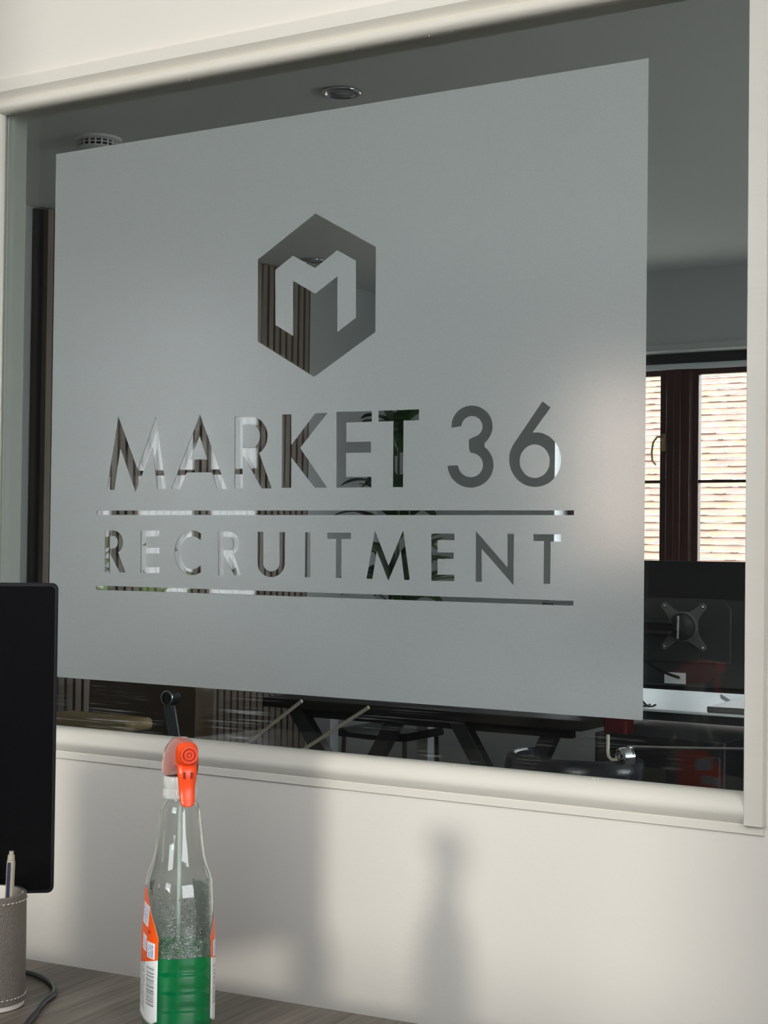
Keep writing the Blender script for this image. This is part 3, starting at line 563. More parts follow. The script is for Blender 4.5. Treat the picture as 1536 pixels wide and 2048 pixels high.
# black tub chair near the glass
C1 = empty('tub_chair', (-1.80, 1.80, 0), 'black leather tub chair with chrome hub and rail, low behind the glass at right', 'chair')
rings = []
for i in range(25):
    a = math.radians(200 + 205 * i / 24) if False else math.radians(150 + 240 * i / 24); c, s = math.cos(a), math.sin(a); R0 = .165
    prof = [(0, -.10), (.014, -.05), (.022, -.01), (.016, .018), (0, .028), (-.016, .018), (-.022, -.01), (-.014, -.05)]
    rings.append([((R0 + p) * c, (R0 + p) * s * .75, R_(-.560) + q) for p, q in prof])
MB().loft(rings).build('back_shell', M['black_leather'], C1, smooth=True)
MB().lathe([(.0, -.05), (.13, -.05), (.155, -.03), (.155, -.01), (.13, .0), (.0, .012)], 36, (0, 0, R_(-.70))).build('seat', M['black_leather'], C1, smooth=True)
MB().cyl((0, 0, .05), (0, 0, R_(-.75)), .022).build('pedestal', M['chrome'], C1, smooth=40)
for k in range(4):
    a = math.radians(45 + 90 * k); MB().bar((0, 0, .045), (.24 * math.cos(a), .24 * math.sin(a), .02), .02, .035, (0, 0, 1)).build('foot', M['chrome'], C1, bevel=.003)
hc = (.157, -.03, R_(-.525))
hub = MB().lathe([(.0, -.020), (.008, -.020), (.009, -.016), (.017, -.016), (.019, -.020), (.025, -.018), (.0265, -.006), (.0255, .010), (.0, .010)], 32, (0, 0, 0), 'X').build('arm_hub', M['chrome'], C1, smooth=35, loc=hc, rot=(0, 0, math.radians(58)))
MB().tube(curve_pts([(.160, -.03, R_(-.500)), (.175, -.03, R_(-.4975)), (.30, -.03, R_(-.4905)), (.453, -.03, R_(-.481)), (.60, -.03, R_(-.472))], 6), .0035, 8).build('rail', M['chrome'], C1, smooth=40)
MB().tube([(.142, -.045, R_(-.532)), (.125, -.045, R_(-.532)), (.116, -.045, R_(-.524)), (.114, -.045, R_(-.51)), (.114, -.045, R_(-.470))], .0045, 10).build('arm_loop', M['pale_cord'], C1, smooth=40)

# dark pedestal with a small red box
P0 = empty('drawer_pedestal', (-1.87, 2.36, 0), 'black drawer pedestal standing in the dark behind the tub chair', 'drawer unit')
MB().box(-.05, .33, -.18, .22, .03, R_(-.52)).build('body', M['black_plastic'], P0, bevel=.004)
for k in range(3): MB().box(-.04, .32, -.19, -.18, .05 + .22 * k, .25 + .22 * k).build('drawer', M['black_plastic'], P0, bevel=.003)
P1 = empty('red_cup', (-1.865, 2.22, R_(-.52)), 'small dark red box-shaped cup standing on the black drawer pedestal', 'cup')
MB().prism(rrect(-.035, .035, -.03, .03, .01), .0005, .052, 'Z').build('body', M['red_plastic'], P1, smooth=40)
MB().prism(rrect(-.029, .029, -.024, .024, .008), .0525, .056, 'Z').build('rim', M['red_plastic'], P1, smooth=40)

# potted plant behind the letters
L0 = empty('potted_plant', (-3.02, 2.90, R_(-.50)), 'dark green leafy potted plant on the white desk, seen through the cut-out letters', 'plant')
MB().lathe([(.0, .001), (.075, .001), (.095, .17), (.10, .17), (.10, .185), (.088, .185), (.085, .165), (.0, .16)], 32).build('pot', M['pot'], L0, smooth=40)
MB().lathe([(.0, .155), (.0835, .158), (.0, .163)], 24).build('soil', M['soil'], L0)
def leaf(mb, base, az, ln, wd, up, droop):
    rings = []; p = Vector(base); d = Vector((math.cos(az), math.sin(az), 0)); side = Vector((-math.sin(az), math.cos(az), 0)); el = up
    n = 12; L = []
    for i in range(n + 1):
        t = i / n; w_ = wd * math.sin(math.pi * min(1, t * .92 + .06)) ** .8
        nrm = Vector((-d.x * math.sin(el), -d.y * math.sin(el), math.cos(el)))
        L.append((p + side * w_ + nrm * w_ * .25, p.copy(), p - side * w_ + nrm * w_ * .25))
        p = p + (d * math.cos(el) + Vector((0, 0, math.sin(el)))) * (ln / n); el -= droop / n
    vs = [v for r in L for v in r]; fs = []
    for i in range(n):
        for k in range(2): fs.append((i * 3 + k, i * 3 + k + 1, i * 3 + k + 4, i * 3 + k + 3))
    mb.add(vs, fs)
random.seed(11)
st = MB()
for k in range(5):
    a = k * 1.3; st.tube([(.02 * math.cos(a), .02 * math.sin(a), .16), (.035 * math.cos(a), .035 * math.sin(a), .45), (.05 * math.cos(a), .05 * math.sin(a), .92)], [.007, .006, .003], 8)
st.build('stems', M['green_leaf'], L0, smooth=True)
for k in range(78):
    mb = MB(); h_ = random.uniform(.22, .93); a = random.uniform(0, 6.28)
    leaf(mb, (.03 * math.cos(a), .03 * math.sin(a), h_), a, random.uniform(.16, .30) * (1.15 - .55 * h_), random.uniform(.024, .042), random.uniform(.5, 1.25), random.uniform(.9, 1.9))
    mb.build('leaf', M['green_leaf'], L0, smooth=True)

# ------------------------------------------------------------ outside
def roof():
    me = bpy.data.meshes.new('tiled_roof'); bm = bmesh.new(); uvl = bm.loops.layers.uv.new()
    y0, z0, y1, z1 = 9.0, R_(-1.3), 13.5, R_(3.2); L = math.hypot(y1 - y0, z1 - z0); x0, x1 = -8, 0; rnd = random.Random(4); rows = int(L / .085)
    for i in range(rows):
        t0, t1 = i * .085 / L, (i + 1) * .085 / L
        nrm = Vector((0, -(z1 - z0) / L, (y1 - y0) / L))
        a = Vector((0, y0 + (y1 - y0) * t0, z0 + (z1 - z0) * t0)) + nrm * .003; c = Vector((0, y0 + (y1 - y0) * t1, z0 + (z1 - z0) * t1))
        low = Vector((0, y0 + (y1 - y0) * t0, z0 + (z1 - z0) * t0))
        tl = (c - low).normalized(); ns = 82; prev = None
        for q in range(ns + 1):
            x = x0 + (x1 - x0) * q / ns; j = tl * rnd.uniform(-.010, .010); k_ = nrm * rnd.uniform(-.004, .004)
            cur = [bm.verts.new((x, p.y, p.z)) for p in (low + j - nrm * .002, a + j + k_, c + tl * .012 - nrm * .016)]
            if prev:
                for m_ in (0, 1):
                    f = bm.faces.new((prev[m_], cur[m_], cur[m_ + 1], prev[m_ + 1])); u0 = i * .085 + .002; u1 = u0 + (.001 if m_ == 0 else .081)
                    xa = (x1 - x0) * (q - 1) / ns; xb = (x1 - x0) * q / ns
                    for lp, uv in zip(f.loops, ((xa, u0), (xb, u0), (xb, u1), (xa, u1))): lp[uvl].uv = uv
            prev = cur
    v = [bm.verts.new(p) for p in ((x0, y0, 0), (x1, y0, 0), (x1, y0, z0 + .02), (x0, y0, z0 + .02))]
    bm.to_mesh(me); bm.free(); me.materials.append(M['tiles']); return me
H0 = empty('neighbouring_house', (-5, 9, 0), 'house outside with a sunlit orange clay tiled roof seen through the far window', 'building')
ro = bpy.data.objects.new('tiled_roof', roof()); link(ro, H0); ro.location = (5, -9, 0)
MB().box(-7, 7, .05, 9.0, 0, 1.0).build('wall', M['cream_stone'], H0)
MB().box(-30, 30, -30, FR_B - .2, -.12, -.06).box(-30, 30, B_V + .3, 30, -.12, -.06).build('ground', M['ground'], kind='structure')
# pale stone building and hedge outside the window behind the camera
H1 = empty('stone_building', (-9.5, -6.8, 0), 'pale stone building outside, mirrored in the glass through the lettering', 'building', rz=math.radians(-18))
MB().box(-6, 0, -2.6, 3.4, 0, 6).build('wall', M['cream_stone'], H1)
for yy in (-2.0, .2, 2.0): MB().box(-.01, .03, yy, yy + .7, 1.9, 3.1).build('window', M['black_plastic'], H1)
H2 = empty('sky_blocker', (-4.8, -11, 0), 'dark block added outside behind the camera to keep bright sky out of the glass reflection at right', 'building')
MB().box(-1.9, 1.5, -2, 1, 0, 6.5).build('wall', M['dark_wood'], H2)  # added mass that blocks sky from the mirrored view, not the sun
MB().prism([(-2.1, 6.5), (1.7, 6.5), (-.2, 8)], -2.2, 1.2, 'Y').build('roof', M['dark_wood'], H2)
hg = MB(); random.seed(5)
for k in range(900):
    x = random.uniform(-8.6, -6.4); y = random.uniform(-6.6, -4.8); z = random.uniform(0, 1.15 + .12 * math.sin(x * 5)); s_ = random.uniform(.05, .10)
    a = Vector((random.gauss(0, 1), random.gauss(0, 1), random.gauss(0, 1))).normalized(); b2 = a.orthogonal().normalized(); c2 = a.cross(b2)
    hg.add([Vector((x, y, z)) + b2 * s_, Vector((x, y, z)) + c2 * s_ * .6, Vector((x, y, z)) - b2 * s_, Vector((x, y, z)) - c2 * s_ * .6], [(0, 1, 2, 3)])
o = hg.build('hedge', M['hedge']); tag(o, 'light green garden hedge outside, mirrored low in the glass', 'hedge', kind='stuff')

# ------------------------------------------------------------ desk in the foreground
DZ = EYE - 0.489
DR = math.radians(4.8)
DK = empty('office_desk', (-1.10, -0.552, DZ), 'grey brown wood laminate desk in the foreground, carrying bottle and pen cup', 'desk', rz=DR)
M['desk_leg'] = mat('grey_desk_steel', (0.25, 0.25, 0.25), 0.4, metal=0.5)
MB().box(-1.5, .85, -.80, 0, -.025, 0).build('desk_top', M['desk_wood'], DK, bevel=.0012)
for x in (-1.45, .80):
    for y in (-.75, -.05): MB().box(x - .025, x + .025, y - .025, y + .025, -DZ, -.025).build('leg', M['desk_leg'], DK, bevel=.002)
MB().box(-1.42, .77, -.06, -.04, -.085, -.025).build('rail', M['desk_leg'], DK)

# monitor on the desk
ang = math.radians(42)
MO = empty('computer_monitor', (-1.246, -.651, EYE - .048), 'black switched-off monitor at the left edge, standing on the foreground desk', 'computer monitor', rz=ang)
MB().prism(rrect(-.60, 0, -.337, 0, .007), 0, .009, 'Y').build('housing', M['black_plastic'], MO, bevel=.0015)
MB().prism(rrect(-.5965, -.0035, -.3335, -.0035, .005), -.0006, .0006, 'Y').build('screen', M['screen'], MO)
MB().loft([[(x, y, z) for x, z in rrect(-.48 + d, -.12 - d, -.29 + d, -.06 - d, .02)] for y, d in ((.009, 0), (.03, .012), (.04, .03))]).build('rear_bulge', M['black_plastic'], MO, smooth=40)
MB().box(-.33, -.27, .04, .06, -.441 + .010, -.15).build('stand_neck', M['black_plastic'], MO, bevel=.004)
MB().prism(rrect(-.42, -.18, -.03, .15, .02), -.441 + .0005, -.441 + .010, 'Z').build('stand_foot', M['black_plastic'], MO, bevel=.002)

# pen cup with pens
CC = (-1.259, -.733); CH = .118; CR = .0385
PC = empty('pen_cup', (*CC, DZ), 'taupe leather pen cup with cream stitching, holding pens, at lower left', 'pen cup')
M['taupe'] = mat('taupe_leather', (0.145, 0.128, 0.105), 0.5, bump=0.9, bscale=(900, 900, 500), var=0.08, vscale=(30, 30, 30))
M['thread'] = mat('cream_thread', (0.62, 0.58, 0.5), 0.7)
M['cream_base'] = mat('cream_lining', (0.62, 0.58, 0.52), 0.6)
MB().lathe([(.0, .006), (CR, .006), (CR + .0003, .060), (CR, CH - .001), (CR - .0008, CH), (CR - .0022, CH), (CR - .003, CH - .001), (CR - .003, .010), (.0, .010)], 72).build('leather_body', M['taupe'], PC, smooth=35)
MB().lathe([(.0, .0003), (CR - .002, .0003), (CR - .0008, .0012), (CR - .0008, .0058), (.0, .0058)], 72).build('base_disc', M['cream_base'], PC, smooth=35)
MB().lathe([(CR - .0031, .011), (CR - .0031, CH - .001), (CR - .0040, CH - .0005), (CR - .0048, CH - .002), (CR - .0048, .011)], 72, caps=False).build('lining', M['cream_base'], PC, smooth=35)
nn = 46
for h_ in (CH - .0065, .0125):
    sm = MB()
    for k in range(nn):
        a0 = 2 * math.pi * k / nn; a1 = a0 + 2 * math.pi / nn * .52; rr = CR + .0003
        sm.tube([((rr) * math.cos(a0), rr * math.sin(a0), h_ - .0003), ((rr + .0004) * math.cos((a0 + a1) / 2), (rr + .0004) * math.sin((a0 + a1) / 2), h_), (rr * math.cos(a1), rr * math.sin(a1), h_ + .0003)], .0005, 6)
    sm.build('stitching', M['thread'], PC, smooth=True)
M['pen_white'] = mat('white_pen_barrel', (0.9, 0.9, 0.92), 0.3)
M['pen_clear'] = mat('smoky_clear_plastic', (0.35, 0.33, 0.25), 0.15)
M['pen_dark'] = mat('dark_blue_pen_print', (0.02, 0.02, 0.06), 0.35)
M['pen_orange'] = mat('orange_pen_tip', (0.8, 0.15, 0.02), 0.35)
def pen(x, y, tilt, az, ln, r, m, label, clip, tipc):
    # stands in the cup: origin at its foot
    p = empty('pen', (CC[0] + x, CC[1] + y, DZ + .0115), label, 'pen', group='pens in the leather cup')
    p.rotation_euler = (tilt * math.sin(az) * -1, tilt * math.cos(az), 0)
    MB().lathe([(.0, .0), (r * .4, .001), (r * .85, .012), (r, .02), (r, ln - .012), (r * .9, ln - .009), (.0, ln - .009)], 20).build('barrel', m, p, smooth=40)
    MB().lathe([(.0, ln - .0088), (r * .86, ln - .0088), (r * .80, ln - .004), (r * .55, ln - .0035), (r * .55, ln), (.0, ln)], 20).build('end_cap', tipc, p, smooth=40)
    d = Vector((.6, -.8, 0))
    if clip: MB().obox((d.x * (r + .0014) - .0015, d.y * (r + .0014), ln - .030), d, (-d.y, d.x, 0), (0, 0, 1), .0008, .0016, .019).build('clip', clip, p, bevel=.0006)
R0 = Vector((.844, .536, 0)); F0 = Vector((-.536, .844, 0))
def off(r_, f_): v = R0 * r_ + F0 * f_; return v.x, v.y
pen(*off(.0095, -.018), .04, 2.6, .149, .0062, M['pen_white'], 'white barrelled pen with a grey clip, frontmost in the leather cup', M['chrome'], M['pen_clear'])
pen(*off(.019, -.004), .03, 0.9, .150, .0045, M['pen_clear'], 'smoky clear pen standing close behind the white pen', M['pen_dark'], M['pen_clear'])
pen(*off(-.006, -.020), .02, 2.4, .1485, .0055, M['pen_dark'], 'pen with dark blue print at the very left picture edge', M['pen_white'], M['pen_clear'])
pen(*off(-.016, .010), .08, 2.4, .145, .0045, M['pen_orange'], 'orange pen hidden at the back of the leather cup', None, M['pen_dark'])

M['cable_sleeve'] = mat('glossy_blue_black_cable', (0.004, 0.008, 0.012), 0.3)
cable('desk_cable', [(-1.42, -.66, DZ + .0032), (-1.36, -.635, DZ + .0032), (-1.304, -.627, DZ + .0032), (-1.262, -.639, DZ + .0032), (-1.226, -.668, DZ + .0032), (-1.207, -.706, DZ + .0032), (-1.180, -.748, DZ + .0032), (-1.150, -.800, DZ + .0032), (-1.13, -.87, DZ + .0032)], .0030, M['cable_sleeve'], 'glossy black cable curling on the desk beside the pen cup')

# ------------------------------------------------------------ spray bottle
BT = empty('spray_bottle', (-1.0405, -.6875, DZ + .0004), 'clear trigger spray bottle half full of green liquid with orange spray head', 'spray bottle', rz=math.radians(-41.3))
PROF = [(0, .027, .038), (.003, .0315, .043), (.008, .0340, .0465), (.016, .0350, .0480), (.060, .0350, .0480), (.095, .0345, .0480), (.115, .0330, .0470), (.130, .0320, .0455), (.143, .0317, .0440), (.152, .0313, .0415), (.158, .0295, .0375), (.165, .0268, .0330), (.175, .0246, .0285), (.187, .0232, .0255), (.200, .0220, .0232), (.214, .0205, .0210), (.2215, .0195, .0196), (.226, .0172, .0172), (.2285, .0148, .0148), (.230, .0138, .0138), (.2365, .0135, .0135)]
def prof_at(z):
    if z <= PROF[0][0]: return PROF[0][1:]
    for p, q in zip(PROF, PROF[1:]):
        if z <= q[0]:
            t = (z - p[0]) / (q[0] - p[0]); return (p[1] + (q[1] - p[1]) * t, p[2] + (q[2] - p[2]) * t)
    return PROF[-1][1:]
def ring(z, off_=0.0, n=64):
    b_, a_ = prof_at(z); e_ = 2.0 + .9 * max(0, min(1, (.20 - z) / .05)); out = []
    for k in range(n):
        t = 2 * math.pi * k / n; c, s = math.cos(t), math.sin(t)
        x = (a_ - off_) * math.copysign(abs(c) ** (2 / e_), c); y = (b_ - off_) * math.copysign(abs(s) ** (2 / e_), s)
        g = 0
        for zc_ in (.034, .052, .070): # finger grooves on the front
            if abs(z - zc_) < .006 and c > .15: g = .0009 * (math.cos((z - zc_) / .006 * math.pi) + 1) / 2 * min(1, (c - .15) / .5)
        out.append((x - g * (1 if c > 0 else 0), y, z))
    return out
def clear_mat(name, col, rough=0.0, ior=1.5):
    m, t, b, o = nt(name); t.nodes.remove(b); g = N(t, 'ShaderNodeBsdfGlass'); g.inputs['Color'].default_value = (*col, 1); g.inputs['IOR'].default_value = ior; g.inputs['Roughness'].default_value = rough
    n = N(t, 'ShaderNodeTexNoise'); n.inputs['Scale'].default_value = 60; bp = N(t, 'ShaderNodeBump'); bp.inputs['Strength'].default_value = .04; bp.inputs['Distance'].default_value = .001
    t.links.new(coords(t), n.inputs['Vector']); t.links.new(n.outputs[0], bp.inputs['Height']); t.links.new(bp.outputs[0], g.inputs['Normal']); t.links.new(g.outputs[0], o.inputs[0]); return m
M['pet'] = clear_mat('clear_bottle_plastic', (0.97, 0.985, 0.975), 0.0, 1.45)
def liquid_mat():
    m, t, b, o = nt('green_cleaning_liquid'); t.nodes.remove(b)
    g = N(t, 'ShaderNodeBsdfGlass'); g.inputs['Color'].default_value = (0.25, 0.95, 0.55, 1); g.inputs['IOR'].default_value = 1.33; g.inputs['Roughness'].default_value = 0.0
    tl = N(t, 'ShaderNodeBsdfTranslucent'); tl.inputs[0].default_value = (0.0, 0.80, 0.33, 1); df = N(t, 'ShaderNodeBsdfDiffuse'); df.inputs[0].default_value = (0.0, 0.68, 0.27, 1)
    a = N(t, 'ShaderNodeMixShader'); a.inputs[0].default_value = .5; t.links.new(tl.outputs[0], a.inputs[1]); t.links.new(df.outputs[0], a.inputs[2])
    x = N(t, 'ShaderNodeMixShader'); x.inputs[0].default_value = .5; t.links.new(g.outputs[0], x.inputs[1]); t.links.new(a.outputs[0], x.inputs[2]); t.links.new(x.outputs[0], o.inputs[0])
    va = N(t, 'ShaderNodeVolumeAbsorption'); va.inputs[0].default_value = (0.02, 0.85, 0.35, 1); va.inputs[1].default_value = 28; t.links.new(va.outputs[0], o.inputs[1]); return m
M['liquid'] = liquid_mat()
def zs(z0, z1, st=.003): n = max(1, int((z1 - z0) / st)); return [z0 + (z1 - z0) * i / n for i in range(n + 1)]
outer = [ring(z) for z in zs(0, .2365, .0026)]
inner = [ring(z, .0009) for z in zs(.0016, .2365, .0026)]
b = MB(); b.loft(outer + inner[::-1], caps=True); sh = b.build('bottle_body', M['pet'], BT, smooth=60)
LV = .0815
lq = [ring(z, .0012) for z in zs(.0020, LV, .0026)]
MB().loft(lq).build('green_liquid', M['liquid'], BT, smooth=50)
def foam_mat():
    m, t, b, o = nt('foam_bubbles'); t.nodes.remove(b)
    tr = N(t, 'ShaderNodeBsdfTransparent'); g = N(t, 'ShaderNodeBsdfGlossy'); g.inputs['Roughness'].default_value = .15; d = N(t, 'ShaderNodeBsdfTranslucent'); d.inputs[0].default_value = (.8, .84, .8, 1)
    v = N(t, 'ShaderNodeTexVoronoi'); v.feature = 'DISTANCE_TO_EDGE'; v.inputs['Scale'].default_value = 650; t.links.new(coords(t), v.inputs['Vector'])
    bp = N(t, 'ShaderNodeBump'); bp.inputs['Strength'].default_value = 1; bp.inputs['Distance'].default_value = .0006; t.links.new(v.outputs[0], bp.inputs['Height'])
    for s_ in (g, d): t.links.new(bp.outputs[0], s_.inputs['Normal'])
    a = N(t, 'ShaderNodeMixShader'); a.inputs[0].default_value = .35; t.links.new(d.outputs[0], a.inputs[1]); t.links.new(g.outputs[0], a.inputs[2])
    sx = N(t, 'ShaderNodeSeparateXYZ'); t.links.new(coords(t), sx.inputs[0]); mr = N(t, 'ShaderNodeMapRange'); mr.inputs[1].default_value = .138; mr.inputs[2].default_value = .085; mr.inputs[3].default_value = .0; mr.inputs[4].default_value = 1.0; t.links.new(sx.outputs[2], mr.inputs[0])
    e1 = N(t, 'ShaderNodeMapRange'); e1.inputs[1].default_value = .18; e1.inputs[2].default_value = .02; t.links.new(v.outputs[0], e1.inputs[0])
    f = math_node(t, 'MULTIPLY', mr.outputs[0], math_node(t, 'ADD', math_node(t, 'MULTIPLY', e1.outputs[0], .6), .45))
    x = N(t, 'ShaderNodeMixShader'); t.links.new(f, x.inputs[0]); t.links.new(tr.outputs[0], x.inputs[1]); t.links.new(a.outputs[0], x.inputs[2]); t.links.new(x.outputs[0], o.inputs[0]); return m
M['foam'] = foam_mat()
MB().loft([ring(z, .0016) for z in zs(LV + .0004, .138, .0026)], caps=False).build('foam', M['foam'], BT, smooth=60)
M['bubble'] = mat('bubble_film', (0.75, 0.80, 0.76), 0.05, **{'Transmission Weight': 0.75})
bb = MB(); rb = random.Random(21)
for k in range(420):
    z = LV + .001 + .058 * rb.random() ** 2.1; R1 = ring(z, .0022); p = R1[rb.randrange(64)]; q = rb.uniform(.0004, .0011)
    bb.lathe([(q * .3, -q * .95), (q * .85, -q * .5), (q, 0), (q * .85, q * .5), (q * .3, q * .95)], 8, p)
bb.build('foam_bubbles', M['bubble'], BT, smooth=True, kind='stuff')
M['straw'] = mat('pale_tube_plastic', (0.80, 0.86, 0.80), 0.25, **{'Transmission Weight': 0.2})
MB().tube([(0, 0, .245), (.001, 0, .15), (.004, -.001, .08), (.010, -.002, .006)], .0024, 12).build('dip_tube', M['straw'], BT, smooth=40)
# labels wrap the two flat sides; UV: u along, v = height in metres * 10
def label_mat():
    m, t, b, o = nt('printed_label'); b.inputs['Roughness'].default_value = .35
    tc = N(t, 'ShaderNodeTexCoord'); sx = N(t, 'ShaderNodeSeparateXYZ'); t.links.new(tc.outputs['UV'], sx.inputs[0]); U, V = sx.outputs[0], sx.outputs[1]
    def rng(x, lo, hi): return math_node(t, 'MULTIPLY', math_node(t, 'GREATER_THAN', x, lo), math_node(t, 'LESS_THAN', x, hi))
    def both(a, c): return math_node(t, 'MULTIPLY', a, c)
    cur = None
    def layer(fac, col):
        nonlocal cur
        mx = N(t, 'ShaderNodeMixRGB'); t.links.new(fac, mx.inputs[0]); mx.inputs[2].default_value = (*col, 1)
        if cur is None: mx.inputs[1].default_value = (.82, .83, .82, 1)
        else: t.links.new(cur, mx.inputs[1])
        cur = mx.outputs[0]
    layer(math_node(t, 'GREATER_THAN', math_node(t, 'ADD', V, math_node(t, 'MULTIPLY', U, .25)), .80), (.95, .10, .005))
    n = N(t, 'ShaderNodeTexNoise'); n.noise_dimensions = '1D'; n.inputs['Scale'].default_value = 110; n.inputs['Detail'].default_value = 2; t.links.new(V, n.inputs['W'])
    bars = math_node(t, 'GREATER_THAN', n.outputs[0], .52)
    layer(both(bars, both(rng(U, .04, .20), rng(V, .34, .72))), (.02, .02, .02))
    w1 = N(t, 'ShaderNodeTexNoise'); w1.inputs['Scale'].default_value = 1; mpn = N(t, 'ShaderNodeMapping'); mpn.inputs['Scale'].default_value = (60, 40, 1); t.links.new(tc.outputs['UV'], mpn.inputs[0]); t.links.new(mpn.outputs[0], w1.inputs['Vector'])
    lines = math_node(t, 'GREATER_THAN', math_node(t, 'SINE', math_node(t, 'MULTIPLY', U, 190)), .2)
    txt_ = both(lines, math_node(t, 'GREATER_THAN', w1.outputs[0], .45))
    layer(both(txt_, both(rng(U, .26, .90), rng(V, .25, .76))), (.12, .12, .14))
    layer(both(rng(U, .035, .19), rng(V, .80, .955)), (.80, .84, .90))
    layer(both(txt_, both(rng(U, .05, .17), rng(V, .81, .94))), (.10, .16, .45))
    layer(both(rng(U, .22, .40), rng(V, .84, .99)), (.80, .84, .90))
    layer(both(txt_, both(rng(U, .24, .38), rng(V, .86, .97))), (.15, .18, .50))
    layer(both(rng(U, .21, .50), rng(V, 1.08, 1.28)), (.80, .84, .90))
    layer(both(txt_, both(rng(U, .24, .48), rng(V, 1.10, 1.26))), (.10, .16, .50))
    layer(both(rng(U, .12, .20), math_node(t, 'MAXIMUM', rng(V, 1.035, 1.042), rng(V, 1.052, 1.059))), (.25, .0, .0))
    t.links.new(cur, b.inputs['Base Color']); return m
M['label'] = label_mat(); M['label_back'] = mat('label_backing', (.55, .56, .55), .6)
def label(sign, name, lab, u_off=0):
    me = bpy.data.meshes.new(name); bm = bmesh.new(); uvl = bm.loops.layers.uv.new(); xs = [-.040 + .080 * i / 40 for i in range(41)]; xs = xs[::-1]
    def y_at(x, z):
        b_, a_ = prof_at(z); e_ = 2.0 + .9 * max(0, min(1, (.20 - z) / .05)); return (b_ + .0004) * max(0, 1 - (abs(x) / (a_ + .0004)) ** e_) ** (1 / e_)
    def ztop(x): return min(.142, .1135 + (.0335 - x) * 1.05) if x < .0335 else .1135 - (x - .0335) * 2.0
    def zbot(x): return .0165 + max(0, x - .033) * .6
    cols = []
    for x in xs:
        zt, zb = ztop(x), zbot(x); cols.append([(bm.verts.new((x, sign * y_at(x, zb + (zt - zb) * j / 44), zb + (zt - zb) * j / 44))) for j in range(45)])
    for i in range(40):
        for j in range(44):
            f = bm.faces.new((cols[i][j], cols[i + 1][j], cols[i + 1][j + 1], cols[i][j + 1])); f.smooth = True
            for lp in f.loops: lp[uvl].uv = ((.040 - lp.vert.co.x) * 10, lp.vert.co.z * 10)
    bmesh.ops.recalc_face_normals(bm, faces=bm.faces); bm.to_mesh(me); bm.free(); me.materials.append(M['label'])
    o = bpy.data.objects.new(name, me); link(o, BT); o['label'] = lab
    so_ = o.modifiers.new('thick', 'SOLIDIFY'); so_.thickness = .00015; so_.offset = -1; me.materials.append(M['label_back']); so_.material_offset = 1; so_.material_offset_rim = 1
label(-1, 'label', 'orange and white printed label with a barcode'); label(1, 'label', 'orange and white printed label on the far side')

# cap, spray head
M['cap'] = mat('milky_white_plastic', (0.80, 0.80, 0.76), 0.35, **{'Transmission Weight': 0.3})
b = MB(); rings = []
n = 144
for z, r, k in ((.2322, .0176, 0), (.2345, .0178, 0), (.2352, .0168, 1), (.2400, .0167, 1), (.2410, .0162, 0), (.2460, .0167, 1), (.2510, .0166, 1), (.2535, .0160, 0), (.2540, .0140, 0)):
    rings.append([((r + (.0005 if (i % 4) < 2 and k else 0)) * math.cos(2 * math.pi * i / n), (r + (.0005 if (i % 4) < 2 and k else 0)) * math.sin(2 * math.pi * i / n), z) for i in range(n)])
b.loft(rings).build('screw_collar', M['cap'], BT, smooth=30)
M['groove_shade'] = mat('painted_recess_shade', (0.38, 0.02, 0.006), 0.6)  # dark red paints the shade inside the nozzle's ring recesses
M['orange'] = mat('orange_plastic', (0.90, 0.075, 0.012), 0.32)
def shroud_mat():
    m, t, b, o = nt('salmon_translucent_shroud'); b.inputs['Base Color'].default_value = (0.90, 0.20, 0.14, 1); b.inputs['Roughness'].default_value = .12; b.inputs['Transmission Weight'].default_value = .45; b.inputs['Coat Weight'].default_value = .6
    n = N(t, 'ShaderNodeTexNoise'); n.inputs['Scale'].default_value = 80; t.links.new(coords(t), n.inputs['Vector']); bp = N(t, 'ShaderNodeBump'); bp.inputs['Strength'].default_value = .1; bp.inputs['Distance'].default_value = .001
    t.links.new(n.outputs[0], bp.inputs['Height']); t.links.new(bp.outputs[0], b.inputs['Normal']); return m
M['shroud'] = shroud_mat()
rings = []
for x, hw, zt, zb in ((-.040, .007, .266, .256), (-.0385, .0115, .2715, .2545), (-.033, .0145, .2785, .2545), (-.022, .0158, .2860, .2545), (-.008, .0160, .2910, .2545), (.006, .0155, .2930, .2545), (.018, .0142, .2930, .2570), (.030, .0125, .2920, .2650), (.036, .0118, .2905, .2690)):
    r_ = []
    for k in range(28):
        a = math.pi * k / 27; c, s = math.cos(a), math.sin(a)
        r_.append((x, hw * math.copysign(abs(c) ** .62, c) * (1 - .12 * s), zb + (zt - zb) * s ** .62))
    rings.append(r_)
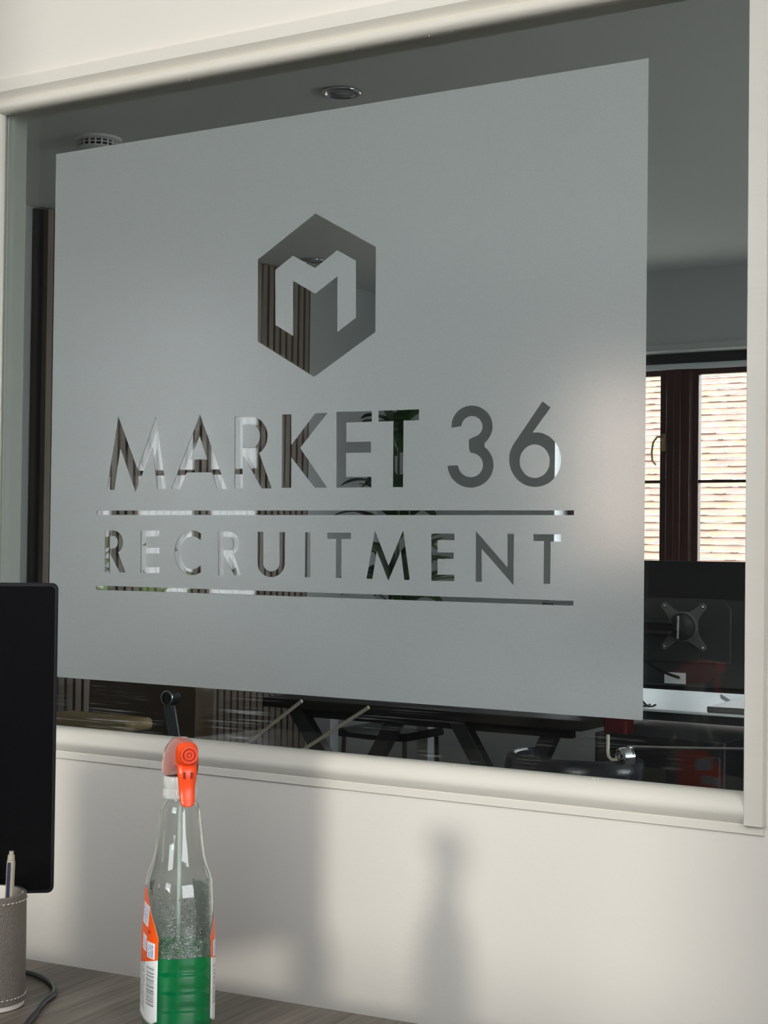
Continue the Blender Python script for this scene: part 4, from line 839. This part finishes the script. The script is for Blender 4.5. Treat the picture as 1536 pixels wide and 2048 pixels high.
MB().loft(rings).build('shroud', M['shroud'], BT, smooth=50)
b = MB(); b.loft([[(x, y, z) for y, z in rrect(-hw, hw, z0, z1, .0075)] for x, hw, z0, z1 in ((.0362, .0108, .2670, .2910), (.0430, .0100, .2690, .2900), (.0455, .0085, .2705, .2885))]).build('nozzle_block', M['orange'], BT, smooth=40)
nz = MB().lathe([(.0, .0530), (.0012, .0530), (.0014, .0518), (.0028, .0518), (.0032, .0530), (.0042, .0530), (.0050, .0512), (.0066, .0512), (.0070, .0528), (.0080, .0528), (.0086, .0520), (.0088, .0456), (.0, .0456)], 40, (0, 0, .2800), 'X').build('nozzle', M['orange'], BT, smooth=30)
MB().lathe([(.0051, .05135), (.0065, .05135)], 40, (0, 0, .2800), 'X', caps=False).build('nozzle_groove_shade', M['groove_shade'], nz)  # flat dark rings stand in for recess shade
MB().lathe([(.0015, .05195), (.0027, .05195)], 40, (0, 0, .2800), 'X', caps=False).build('nozzle_groove_shade', M['groove_shade'], nz)
# trigger: curved blade, wide at the top, round tip
rings = []
for i, (x, z, hw, th) in enumerate(((.0360, .2690, .0096, .010), (.0390, .2650, .0098, .010), (.0405, .2600, .0095, .009), (.0402, .2540, .0088, .0085), (.0398, .2480, .0080, .008), (.0405, .2420, .0078, .0075), (.0425, .2365, .0075, .0068), (.0445, .2330, .0070, .006), (.0460, .2305, .0056, .005), (.0468, .2293, .0032, .003))):
    rings.append([(x + th * .5 * math.copysign(abs(math.cos(a)) ** .8, math.cos(a)) , hw * math.copysign(abs(math.sin(a)) ** .8, math.sin(a)), z) for a in [2 * math.pi * k / 24 for k in range(24)]])
MB().loft(rings).build('trigger', M['orange'], BT, smooth=50)
M['slot'] = mat('deep_red_slot', (0.20, 0.008, 0.004), 0.6)
for sy in (-1, 1): MB().box(.0435, .0456, sy * .0036 - .0010, sy * .0036 + .0010, .2565, .2625).build('trigger_slot', M['slot'], BT)
MB().cyl((.0, 0, .2540), (.0, 0, .2700), .008, 20).build('pump_core', M['cap'], BT, smooth=40)
